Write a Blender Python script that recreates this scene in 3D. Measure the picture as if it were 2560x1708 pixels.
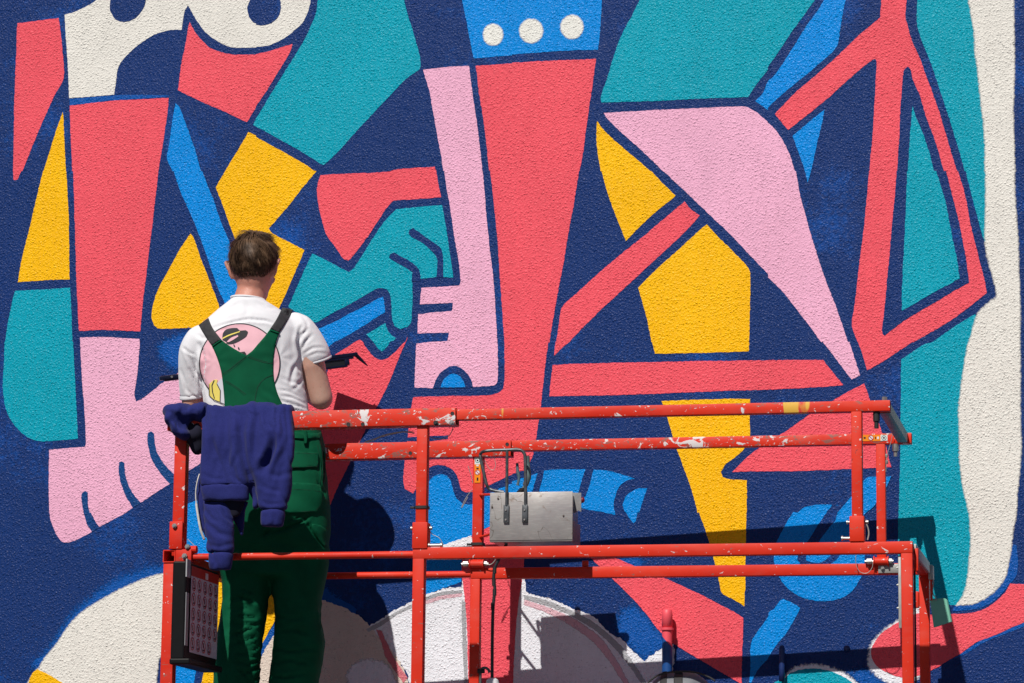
import bpy, bmesh, math, random
from mathutils import Vector, Matrix, noise, geometry
from mathutils.bvhtree import BVHTree

R = random.Random(7)
S = bpy.context.scene
COL = S.collection
for o in list(bpy.data.objects):
    bpy.data.objects.remove(o)

# ------------------------------------------------------------------ camera
PSI, TAU, RHO, FPX, CDIST = 0.2529, 0.1746, 0.0106, 8134.9, 12.268
EYE = 1.6
CAM = Vector((0, -CDIST, EYE))
FW = Vector((-math.sin(PSI) * math.cos(TAU), math.cos(PSI) * math.cos(TAU), math.sin(TAU)))
_r = Vector((math.cos(PSI), math.sin(PSI), 0))
_u = _r.cross(FW)
RT = _r * math.cos(RHO) + _u * math.sin(RHO)
UP = -_r * math.sin(RHO) + _u * math.cos(RHO)
cd = bpy.data.cameras.new("camera")
cam = bpy.data.objects.new("camera", cd)
COL.objects.link(cam)
cam.matrix_world = Matrix(((RT.x, UP.x, -FW.x, CAM.x), (RT.y, UP.y, -FW.y, CAM.y), (RT.z, UP.z, -FW.z, CAM.z), (0, 0, 0, 1)))
cd.sensor_width = 36
cd.lens = FPX / 2560 * 36
cd.clip_end = 500
S.camera = cam

# ------------------------------------------------------------------ sky and sun
LIGHT = Vector((0.175, 1.0, -1.0876)).normalized()
W = bpy.data.worlds.new("World")
S.world = W
W.use_nodes = True
nt = W.node_tree
bg = nt.nodes["Background"]
sky = nt.nodes.new("ShaderNodeTexSky")
sky.sky_type = 'NISHITA'
sky.sun_disc = False
sky.air_density = 0.5
sky.dust_density = 0.2
sky.sun_elevation = math.asin(-LIGHT.z)
sky.sun_rotation = math.atan2(-LIGHT.x, -LIGHT.y) % (2 * math.pi)
nt.links.new(sky.outputs[0], bg.inputs[0])
bg.inputs[1].default_value = 0.05
sl = bpy.data.lights.new("sun", 'SUN')
sl.energy = 5.0
sl.angle = math.radians(0.5)
sl.color = (1.0, 0.95, 0.88)
sun = bpy.data.objects.new("sun", sl)
COL.objects.link(sun)
sun.location = (-3, -12, 14)
sun.rotation_euler = LIGHT.to_track_quat('-Z', 'Y').to_euler()
S.view_settings.view_transform = 'Standard'
S.view_settings.look = 'None'
S.view_settings.exposure = -0.2
S.view_settings.gamma = 1
S.view_settings.use_curve_mapping = False

# ------------------------------------------------------------------ helpers
def px_ray(px, py):
    return (FW * FPX + RT * (px - 1280) - UP * (py - 854)).normalized()

def on_plane(px, py, origin, normal):
    d = px_ray(px, py)
    return CAM + d * ((origin - CAM).dot(normal) / d.dot(normal))

def on_wall(px, py, proud=0.0):
    return on_plane(px, py, Vector((0, -proud, 0)), Vector((0, 1, 0)))

# the lift's own frame: u along the rails, v towards the wall, z up from the top of the middle rail
THETA = 0.0476
LORG = Vector((-1.3316, -0.2827, EYE + 1.2927))
LU = Vector((math.cos(THETA), math.sin(THETA), 0))
LV = Vector((-math.sin(THETA), math.cos(THETA), 0))
LMAT = Matrix.Translation(LORG) @ Matrix.Rotation(THETA, 4, 'Z')
LINV = LMAT.inverted()
WID = 0.762

def on_lift(px, py, v):
    """point in the lift's frame seen at px,py on the vertical plane at depth v"""
    p = on_plane(px, py, LORG + LV * v, LV)
    return LINV @ p

MATS = {}
PARENT_M = {}

def link(o, parent=None):
    COL.objects.link(o)
    if parent is not None:
        o.parent = parent
    return o

def tag(o, label=None, cat=None, group=None, kind=None):
    if label: o["label"] = label
    if cat: o["category"] = cat
    if group: o["group"] = group
    if kind: o["kind"] = kind
    return o

def empty(name, matrix, label=None, cat=None, group=None):
    o = bpy.data.objects.new(name, None)
    o.empty_display_size = 0.1
    COL.objects.link(o)
    o.matrix_world = matrix
    PARENT_M[o.name] = matrix.copy()
    return tag(o, label, cat, group)

def world_of(o):
    return PARENT_M.get(o.name, Matrix.Identity(4))

def put(name, geo, mat, parent=None, space=None, smooth=False, label=None):
    """link a mesh; geo is given in `space` (a matrix to world) and stored in the parent's frame"""
    if isinstance(geo, bmesh.types.BMesh):
        me = bpy.data.meshes.new(name)
        bmesh.ops.recalc_face_normals(geo, faces=geo.faces[:])
        geo.to_mesh(me)
        geo.free()
    else:
        me = geo
    sp = space if space is not None else Matrix.Identity(4)
    pm = world_of(parent) if parent is not None else Matrix.Identity(4)
    me.transform(pm.inverted() @ sp)
    if smooth:
        me.polygons.foreach_set("use_smooth", [True] * len(me.polygons))
    if isinstance(mat, (list, tuple)):
        for m in mat: me.materials.append(m)
    elif mat is not None:
        me.materials.append(mat)
    o = bpy.data.objects.new(name, me)
    link(o, parent)
    PARENT_M[o.name] = pm
    if label: o["label"] = label
    return o

def smooth_by_angle(me_obj, deg=35):
    me = me_obj.data
    me.polygons.foreach_set("use_smooth", [True] * len(me.polygons))
    bm = bmesh.new(); bm.from_mesh(me)
    for e in bm.edges:
        if len(e.link_faces) == 2 and e.calc_face_angle(0) > math.radians(deg):
            e.smooth = False
    bm.to_mesh(me); bm.free()
    return me_obj

def add_box(bm, a, b, bev=0.004, M=None):
    lo = Vector((min(a[0], b[0]), min(a[1], b[1]), min(a[2], b[2])))
    hi = Vector((max(a[0], b[0]), max(a[1], b[1]), max(a[2], b[2])))
    t = bmesh.new()
    bmesh.ops.create_cube(t, size=1)
    bmesh.ops.scale(t, vec=hi - lo, verts=t.verts)
    bmesh.ops.translate(t, vec=(lo + hi) / 2, verts=t.verts)
    if bev:
        bmesh.ops.bevel(t, geom=t.edges[:], offset=min(bev, min(hi - lo) * 0.45), segments=2, affect='EDGES', profile=0.5)
    if M is not None:
        bmesh.ops.transform(t, matrix=M, verts=t.verts)
    merge(bm, t)

def merge(bm, t):
    me = bpy.data.meshes.new("tmp")
    t.to_mesh(me); t.free()
    bm.from_mesh(me)
    bpy.data.meshes.remove(me)

def frame_along(d):
    d = d.normalized()
    a = Vector((0, 0, 1)) if abs(d.z) < 0.9 else Vector((1, 0, 0))
    x = a.cross(d).normalized()
    return x, d.cross(x)

def add_cyl(bm, a, b, r, r2=None, n=14, cap=True):
    a = Vector(a); b = Vector(b)
    r2 = r if r2 is None else r2
    x, y = frame_along(b - a)
    ra, rb = [], []
    for i in range(n):
        t = 2 * math.pi * i / n
        c = x * math.cos(t) + y * math.sin(t)
        ra.append(bm.verts.new(a + c * r)); rb.append(bm.verts.new(b + c * r2))
    for i in range(n):
        j = (i + 1) % n
        bm.faces.new((ra[i], ra[j], rb[j], rb[i]))
    if cap:
        bm.faces.new(ra); bm.faces.new(rb)

def spline(pts, n=6):
    pts = [Vector(p) for p in pts]
    out = []
    for i in range(len(pts) - 1):
        p0 = pts[max(i - 1, 0)]; p1 = pts[i]; p2 = pts[i + 1]; p3 = pts[min(i + 2, len(pts) - 1)]
        for k in range(n):
            t = k / n
            out.append(0.5 * ((2 * p1) + (p2 - p0) * t + (2 * p0 - 5 * p1 + 4 * p2 - p3) * t * t + (3 * p1 - p0 - 3 * p2 + p3) * t ** 3))
    out.append(pts[-1])
    return out

def add_tube(bm, pts, rad, n=10, cap=True):
    """tube through pts; rad a number or one per point"""
    pts = [Vector(p) for p in pts]
    if not isinstance(rad, (list, tuple)): rad = [rad] * len(pts)
    rings = []
    x = None
    for i, p in enumerate(pts):
        d = (pts[min(i + 1, len(pts) - 1)] - pts[max(i - 1, 0)]).normalized()
        if x is None: x, y = frame_along(d)
        else:
            x = (x - d * x.dot(d)).normalized(); y = d.cross(x)
        rings.append([bm.verts.new(p + (x * math.cos(2 * math.pi * k / n) + y * math.sin(2 * math.pi * k / n)) * rad[i]) for k in range(n)])
    for a, b in zip(rings, rings[1:]):
        for k in range(n):
            j = (k + 1) % n
            bm.faces.new((a[k], a[j], b[j], b[k]))
    if cap:
        bm.faces.new(rings[0]); bm.faces.new(rings[-1])

def add_capsule(bm, a, b, ra, rb):
    a = Vector(a); b = Vector(b)
    pts, rad = [], []
    d = (b - a); L = d.length; d = d / max(L, 1e-6)
    for k in range(4):
        t = math.pi / 2 * (k + 0.25) / 4
        pts.append(a - d * ra * math.cos(t)); rad.append(ra * math.sin(t))
    for k in range(5):
        pts.append(a + d * L * k / 4); rad.append(ra + (rb - ra) * k / 4)
    for k in range(3, -1, -1):
        t = math.pi / 2 * (k + 0.25) / 4
        pts.append(b + d * rb * math.cos(t)); rad.append(rb * math.sin(t))
    add_tube(bm, pts, rad, 14)

def add_ellipsoid(bm, c, rx, ry, rz, axes=None, n=20):
    t = bmesh.new()
    bmesh.ops.create_uvsphere(t, u_segments=n, v_segments=n // 2, radius=1)
    ax = axes or (Vector((1, 0, 0)), Vector((0, 1, 0)), Vector((0, 0, 1)))
    for v in t.verts:
        q = v.co.copy()
        v.co = Vector(c) + ax[0] * q.x * rx + ax[1] * q.y * ry + ax[2] * q.z * rz
    merge(bm, t)

def add_hollow(bm, a, b, wall=0.004, axis=0, bev=0.005):
    """square tube from corner a to corner b, hollow along the given axis, both ends open"""
    lo = [min(a[i], b[i]) for i in range(3)]; hi = [max(a[i], b[i]) for i in range(3)]
    i1, i2 = [i for i in range(3) if i != axis]
    def loop(t, g, bv):
        x0, x1, y0, y1 = lo[i1] + g, hi[i1] - g, lo[i2] + g, hi[i2] - g
        pts = []
        for cx, cy, sx, sy in ((x0, y0, 1, 1), (x1, y0, -1, 1), (x1, y1, -1, -1), (x0, y1, 1, -1)):
            c1 = (cx + sx * bv, cy); c2 = (cx, cy + sy * bv); cm = (cx + sx * bv * 0.3, cy + sy * bv * 0.3)
            seq = [c2, cm, c1] if (sx * sy > 0) else [c1, cm, c2]
            pts += seq
        out = []
        for p in pts:
            q = [0, 0, 0]; q[axis] = t; q[i1] = p[0]; q[i2] = p[1]
            out.append(bm.verts.new(q))
        return out
    o0 = loop(lo[axis], 0, bev); o1 = loop(hi[axis], 0, bev)
    n0 = loop(lo[axis], wall, bev * 0.6); n1 = loop(hi[axis], wall, bev * 0.6)
    n = len(o0)
    for i in range(n):
        j = (i + 1) % n
        bm.faces.new((o0[i], o0[j], o1[j], o1[i]))
        bm.faces.new((n0[i], n1[i], n1[j], n0[j]))
        bm.faces.new((o0[i], n0[i], n0[j], o0[j]))
        bm.faces.new((o1[i], o1[j], n1[j], n1[i]))

def remesh(bm, voxel, smooth=3, fac=0.5):
    me = bpy.data.meshes.new("tmp")
    bmesh.ops.recalc_face_normals(bm, faces=bm.faces[:])
    bm.to_mesh(me); bm.free()
    o = bpy.data.objects.new("tmp", me)
    COL.objects.link(o)
    m = o.modifiers.new("r", 'REMESH'); m.mode = 'VOXEL'; m.voxel_size = voxel
    dg = bpy.context.evaluated_depsgraph_get()
    new = bpy.data.meshes.new_from_object(o.evaluated_get(dg))
    bpy.data.objects.remove(o); bpy.data.meshes.remove(me)
    out = bmesh.new(); out.from_mesh(new); bpy.data.meshes.remove(new)
    for _ in range(smooth):
        bmesh.ops.smooth_vert(out, verts=out.verts[:], factor=fac, use_axis_x=True, use_axis_y=True, use_axis_z=True)
    out.normal_update()
    return out

def push(bm, fn):
    """move every vertex along its normal by fn(co, normal)"""
    bm.normal_update()
    mv = [(v, v.normal * fn(v.co, v.normal)) for v in bm.verts]
    for v, d in mv: v.co += d
    bm.normal_update()

def to_px(co):
    d = co - CAM; z = d.dot(FW)
    return 1280 + FPX * d.dot(RT) / z, 854 - FPX * d.dot(UP) / z

def crease_fn(lines, base=None):
    """folds of cloth that run along lines: a groove with a soft ridge beside it"""
    L = []
    for pts, w, dep in lines:
        xs = [p[0] for p in pts]; ys = [p[1] for p in pts]
        L.append((pts, w, dep, min(xs) - 4 * w, max(xs) + 4 * w, min(ys) - 4 * w, max(ys) + 4 * w))
    def fn(co, nrm):
        v = base(co, nrm) if base else 0.0
        if nrm.dot(CAM - co) < 0: return v
        x, y = to_px(co)
        for pts, w, dep, x0, x1, y0, y1 in L:
            if not (x0 < x < x1 and y0 < y < y1): continue
            best = 1e9; sg = 1; tt = 0; n = len(pts) - 1
            for i in range(n):
                ax, ay = pts[i]; bx, by = pts[i + 1]
                dx, dy = bx - ax, by - ay
                t = max(0, min(1, ((x - ax) * dx + (y - ay) * dy) / (dx * dx + dy * dy)))
                ex, ey = x - ax - t * dx, y - ay - t * dy
                q = ex * ex + ey * ey
                if q < best: best = q; sg = 1 if dx * ey - dy * ex > 0 else -1; tt = (i + t) / n
            dd = math.sqrt(best)
            taper = min(1, 4 * tt, 4 * (1 - tt)) * .75 + .25
            v += dep * taper * (-math.exp(-(dd / w) ** 2) + .55 * math.exp(-((dd * sg - 1.9 * w) / (1.1 * w)) ** 2) + .25 * math.exp(-((dd * sg + 1.9 * w) / (1.1 * w)) ** 2))
        return v
    return fn

# ------------------------------------------------------------------ materials
def srgb(r, g, b):
    f = lambda c: (c / 255 / 12.92) if c <= 10.3 else ((c / 255 + 0.055) / 1.055) ** 2.4
    return (f(r), f(g), f(b), 1)

class NT:
    def __init__(s, name):
        s.m = bpy.data.materials.new(name); s.m.use_nodes = True
        s.t = s.m.node_tree; s.b = s.t.nodes["Principled BSDF"]
        MATS[name] = s.m
    def n(s, kind, **kw):
        x = s.t.nodes.new("ShaderNode" + kind)
        for k, v in kw.items(): setattr(x, k, v)
        return x
    def l(s, a, b): s.t.links.new(a, b)
    def noise(s, vec, scale, detail=2, rough=0.5, dist=0):
        x = s.n("TexNoise"); x.inputs["Scale"].default_value = scale; x.inputs["Detail"].default_value = detail
        x.inputs["Roughness"].default_value = rough; x.inputs["Distortion"].default_value = dist
        s.l(vec, x.inputs["Vector"]); return x.outputs["Fac"]
    def ramp(s, fac, a, b, inter='LINEAR'):
        x = s.n("MapRange"); x.inputs["From Min"].default_value = a; x.inputs["From Max"].default_value = b
        s.l(fac, x.inputs["Value"]); return x.outputs["Result"]
    def math(s, op, a, b=None):
        x = s.n("Math", operation=op)
        for i, v in enumerate((a, b)):
            if v is None: continue
            if isinstance(v, (int, float)): x.inputs[i].default_value = v
            else: s.l(v, x.inputs[i])
        return x.outputs[0]
    def mix(s, fac, a, b, blend='MIX'):
        x = s.n("Mix", data_type='RGBA', blend_type=blend)
        if isinstance(fac, (int, float)): x.inputs[0].default_value = fac
        else: s.l(fac, x.inputs[0])
        for i, v in ((6, a), (7, b)):
            if isinstance(v, tuple): x.inputs[i].default_value = v
            else: s.l(v, x.inputs[i])
        return x.outputs[2]
    def scale(s, vec, v):
        x = s.n("Mapping"); x.inputs["Scale"].default_value = v; s.l(vec, x.inputs["Vector"]); return x.outputs[0]

def plain(name, col, rough=0.5, metal=0.0, var=0.12, vscale=30, bump=0.0, bscale=200, spec=0.5, sheen=0.0):
    k = NT(name)
    tc = k.n("TexCoord").outputs["Object"]
    f = k.noise(tc, vscale, 4)
    dk = tuple(c * (1 - var) for c in col[:3]) + (1,); lt = tuple(min(1, c * (1 + var)) for c in col[:3]) + (1,)
    k.l(k.mix(k.ramp(f, .3, .7), dk, lt), k.b.inputs["Base Color"])
    k.b.inputs["Roughness"].default_value = rough; k.b.inputs["Metallic"].default_value = metal
    k.b.inputs["Specular IOR Level"].default_value = spec
    if sheen: k.b.inputs["Sheen Weight"].default_value = sheen
    if bump:
        bn = k.n("Bump"); bn.inputs["Strength"].default_value = 1; bn.inputs["Distance"].default_value = bump
        k.l(k.noise(tc, bscale, 3), bn.inputs["Height"]); k.l(bn.outputs[0], k.b.inputs["Normal"])
    return k.m

STUCCO_D = 0.0022
def stucco(name, col, under=None, under_amt=0.0, pits=0.5, soft=False, rough=0.42, rough_edge=0.0):
    """painted roughcast: one relief for the whole wall, read from world position"""
    k = NT(name)
    pos = k.n("NewGeometry").outputs["Position"]
    nz = k.n("TexNoise"); nz.inputs["Scale"].default_value = 60; nz.inputs["Detail"].default_value = 2
    k.l(pos, nz.inputs["Vector"])
    sc = k.n("VectorMath", operation='SCALE'); sc.inputs["Scale"].default_value = 0.010
    wob = k.n("VectorMath", operation='ADD')
    k.l(nz.outputs["Color"], sc.inputs[0]); k.l(pos, wob.inputs[0]); k.l(sc.outputs[0], wob.inputs[1])
    def nodules(scale, reach):
        vor = k.n("TexVoronoi", feature='F1'); vor.inputs["Scale"].default_value = scale
        k.l(wob.outputs[0], vor.inputs["Vector"])
        mr = k.n("MapRange", interpolation_type='SMOOTHSTEP'); mr.inputs["From Min"].default_value = reach; mr.inputs["From Max"].default_value = .05
        k.l(vor.outputs["Distance"], mr.inputs["Value"])
        sp = k.n("SeparateColor"); k.l(vor.outputs["Color"], sp.inputs[0])
        return k.math('MULTIPLY', mr.outputs["Result"], k.math('ADD', .25, k.math('MULTIPLY', sp.outputs[0], .9)))
    fine = k.noise(pos, 170, 3, .6)
    broad = k.noise(pos, 30, 3, .55)
    h = k.math('ADD', k.math('ADD', nodules(102, .62), k.math('MULTIPLY', nodules(175, .6), .6)), k.math('ADD', k.math('MULTIPLY', fine, 0.30), k.math('MULTIPLY', broad, 0.30)))
    patch = k.math('ADD', .62, k.math('MULTIPLY', k.noise(k.scale(pos, (1, 1, 1.6)), 1.7, 3, .6), .8))
    h = k.math('MULTIPLY', h, patch)
    bn = k.n("Bump"); bn.inputs["Strength"].default_value = 1.0; bn.inputs["Distance"].default_value = STUCCO_D
    k.l(h, bn.inputs["Height"]); k.l(bn.outputs[0], k.b.inputs["Normal"])
    # uneven coverage of the paint
    cv = k.math('ADD', k.math('MULTIPLY', k.noise(pos, 3.1, 4, .6), .6), k.math('MULTIPLY', k.noise(k.scale(pos, (14, 1, 3)), 1.6, 3, .6), .4))
    c = k.mix(k.ramp(cv, .3, .75), tuple(x * .88 for x in col[:3]) + (1,), tuple(min(1, x * 1.06) for x in col[:3]) + (1,))
    if under:
        un = k.noise(pos, 2.0, 5, .66)
        sp = k.noise(pos, 60, 3, .7)
        f = k.ramp(k.math('ADD', un, k.math('MULTIPLY', k.math('SUBTRACT', sp, .5), .45)), .56 - under_amt, .80 - under_amt)
        c = k.mix(f, c, under)
    if pits:
        pn = k.noise(pos, 95, 2, .5)
        hol = k.math('MULTIPLY', k.ramp(pn, .335, .25), pits)
        c = k.mix(hol, c, tuple(x * .16 for x in col[:3]) + (1,))
    k.l(c, k.b.inputs["Base Color"])
    k.b.inputs["Roughness"].default_value = rough
    k.b.inputs["Specular IOR Level"].default_value = 0.17
    if soft:
        at = k.n("Attribute", attribute_name="fade")
        sp = k.noise(pos, 75, 3, .7)
        a = k.ramp(k.math('ADD', at.outputs["Fac"], k.math('MULTIPLY', k.math('SUBTRACT', sp, .5), soft)), .32, .68)
        k.l(a, k.b.inputs["Alpha"])
    return k.m

C_NAVY = srgb(21, 52, 112); C_BLUE = srgb(0, 138, 226); C_MID = srgb(10, 84, 168); C_DEEP = srgb(18, 70, 132)
C_CORAL = srgb(240, 88, 102); C_PINK = srgb(240, 178, 208); C_TEAL = srgb(0, 160, 184); C_YEL = srgb(255, 190, 6)
C_CREAM = srgb(232, 229, 222); C_WHITE = srgb(238, 240, 248); C_GREY = srgb(170, 172, 178); C_OCHRE = srgb(222, 208, 196)
M_NAVY = stucco("navy wall paint", C_NAVY, under=srgb(8, 82, 170), under_amt=0.0, pits=0)
M = {
 'navy': stucco("navy mural paint", C_NAVY, under=srgb(8, 82, 170), under_amt=0.0, pits=0),
 'blue': stucco("bright blue mural paint", C_BLUE, pits=0, rough=.36), 'mid': stucco("middle blue mural paint", C_MID, pits=0),
 'deep': stucco("deep blue mural paint", C_DEEP, under=C_NAVY, under_amt=.1, pits=0),
 'coral': stucco("coral mural paint", C_CORAL, pits=.55, rough=.45), 'pink': stucco("pink mural paint", C_PINK, pits=.5, rough=.55),
 'teal': stucco("teal mural paint", C_TEAL, pits=.2, rough=.4), 'yellow': stucco("yellow mural paint", C_YEL, pits=.5, rough=.42),
 'cream': stucco("cream mural paint", C_CREAM, pits=.7, rough=.6), 'white': stucco("white primer paint", C_WHITE, pits=.6, rough=.65),
 'creamS': stucco("sprayed cream mural paint", C_CREAM, pits=.7, soft=.55, rough=.6), 'midS': stucco("sprayed middle blue paint", C_MID, pits=0, soft=1.1),
 'dotS': stucco("sprayed white dot paint", srgb(236, 236, 230), pits=.5, soft=.35, rough=.6),
 'whiteS': stucco("rough white primer paint", C_WHITE, pits=.5, soft=1.0, rough=.65), 'greyS': stucco("grey sketch line paint", C_GREY, pits=.3, soft=.9, rough=.6),
 'pinkS': stucco("pale pink sketch line paint", srgb(226, 184, 196), pits=.3, soft=1.2, rough=.6), 'ochre': stucco("beige primer paint", C_OCHRE, pits=.5, rough=.6),
 'coralS': stucco("rough coral mural paint", srgb(214, 120, 130), pits=.5, soft=1.2, rough=.45), 'tealS': stucco("rough teal mural paint", C_TEAL, pits=.2, soft=.9, rough=.4),
 'blueS': stucco("rough bright blue mural paint", C_BLUE, pits=0, soft=.9, rough=.36),
}
# ------------------------------------------------------------------ the wall and its mural
ROW = (0, 428, 854, 1280)
def trace(s):
    """outline measured on the photograph, 'tile:x,y x,y|tile:...' -> photograph pixels"""
    out = []
    for seg in s.split('|'):
        t, pts = seg.split(':')
        ox, oy = 640 * int(t[1]), ROW[int(t[0])]
        for q in pts.split():
            x, y = q.split(',')
            out.append((ox + float(x) * 0.272921, oy + float(y) * 0.272921))
    return out

def round_outline(pts, step):
    """splines through gentle turns, keeps real corners, even steps"""
    n = len(pts)
    P = [Vector((p[0], p[1])) for p in pts]
    corner = []
    for i in range(n):
        a = P[i] - P[i - 1]; b = P[(i + 1) % n] - P[i]
        ang = abs(a.angle(b, 0)) if a.length > 1e-6 and b.length > 1e-6 else 0
        corner.append(ang > math.radians(38))
    out = []
    for i in range(n):
        p1, p2 = P[i], P[(i + 1) % n]
        L = (p2 - p1).length
        m0 = (p2 - P[i - 1]) * 0.5 if not corner[i] else (p2 - p1)
        m1 = (P[(i + 2) % n] - p1) * 0.5 if not corner[(i + 1) % n] else (p2 - p1)
        if m0.length > L: m0 = m0 * (L / m0.length)
        if m1.length > L: m1 = m1 * (L / m1.length)
        k = max(1, int(L / step))
        for j in range(k):
            t = j / k
            out.append(p1 * (2 * t ** 3 - 3 * t * t + 1) + m0 * (t ** 3 - 2 * t * t + t) + p2 * (-2 * t ** 3 + 3 * t * t) + m1 * (t ** 3 - t * t))
    return out

wall = empty("painted_wall", Matrix.Identity(4), "tall roughcast wall covered with a bold navy, coral, pink, teal, yellow and blue mural", "wall")
bm = bmesh.new()
add_box(bm, (-9.5, 0, 0), (4.5, 0.35, 8.2), 0)
put("rendered_surface", bm, M_NAVY, wall)

PAINTED = [0]
def paint(key, label, layer, data, soft=0.0, rough=0.0, name="painted_shape"):
    pts = trace(data) if isinstance(data, str) else data
    out = round_outline(pts, 4.0)
    loop = []
    PAINTED[0] += 1
    proud = 0.0006 + layer * 0.0009 + PAINTED[0] * 0.000008
    for p in out:                                   # to metres on the wall
        w = on_wall(p.x, p.y, proud)
        loop.append(Vector((w.x, w.z)))
    n = len(loop)
    amp = 0.0019 + rough
    moved = []
    for i, p in enumerate(loop):
        t = (loop[(i + 1) % n] - loop[i - 1])
        nn = Vector((t.y, -t.x)).normalized() if t.length > 1e-6 else Vector((0, 0))
        k = 1.2 * noise.noise(Vector((p.x * 90, p.y * 90, layer * 3.1))) + 0.7 * noise.noise(Vector((p.x * 16, p.y * 16, 7.7)))
        moved.append(p + nn * k * amp)
    loop = moved
    y = -proud
    me = bpy.data.meshes.new(name)
    if not soft:
        tris = geometry.tessellate_polygon([[Vector((p.x, p.y, 0)) for p in loop]])
        verts = [(p.x, y, p.y) for p in loop]
        me.from_pydata(verts, [], [tuple(t) for t in tris])
    else:
        area = sum(loop[i - 1].x * loop[i].y - loop[i].x * loop[i - 1].y for i in range(n))
        sg = 1 if area > 0 else -1
        nrm = []
        for i in range(n):
            t = loop[(i + 2) % n] - loop[i - 2]
            nrm.append(Vector((t.y, -t.x)).normalized() * sg if t.length > 1e-6 else Vector((0, 0)))
        inner = [p - q * soft * 0.5 for p, q in zip(loop, nrm)]
        outer = [p + q * soft * 0.5 for p, q in zip(loop, nrm)]
        tris = geometry.tessellate_polygon([[Vector((p.x, p.y, 0)) for p in inner]])
        verts = [(p.x, y, p.y) for p in inner] + [(p.x, y + 0.0001 + 0.0003 * R.random(), p.y) for p in outer]
        faces = [tuple(t) for t in tris] + [(i, (i + 1) % n, n + (i + 1) % n, n + i) for i in range(n)]
        me.from_pydata(verts, [], faces)
        ca = me.color_attributes.new("fade", 'FLOAT_COLOR', 'POINT')
        for i in range(2 * n):
            v = 1.0 if i < n else 0.0
            ca.data[i].color = (v, v, v, 1)
    me.validate()
    bmx = bmesh.new(); bmx.from_mesh(me)
    for f in bmx.faces:
        if f.normal.y > 0: f.normal_flip()
    bmx.to_mesh(me); bmx.free()
    o = put(name, me, M[key], wall)
    o["label"] = label
    return o

def disc(cx, cy, rx, ry=None, n=28, rot=0):
    ry = ry or rx
    c, s = math.cos(rot), math.sin(rot)
    return [(cx + rx * math.cos(2 * math.pi * k / n) * c - ry * math.sin(2 * math.pi * k / n) * s,
             cy + rx * math.cos(2 * math.pi * k / n) * s + ry * math.sin(2 * math.pi * k / n) * c) for k in range(n)]

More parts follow.
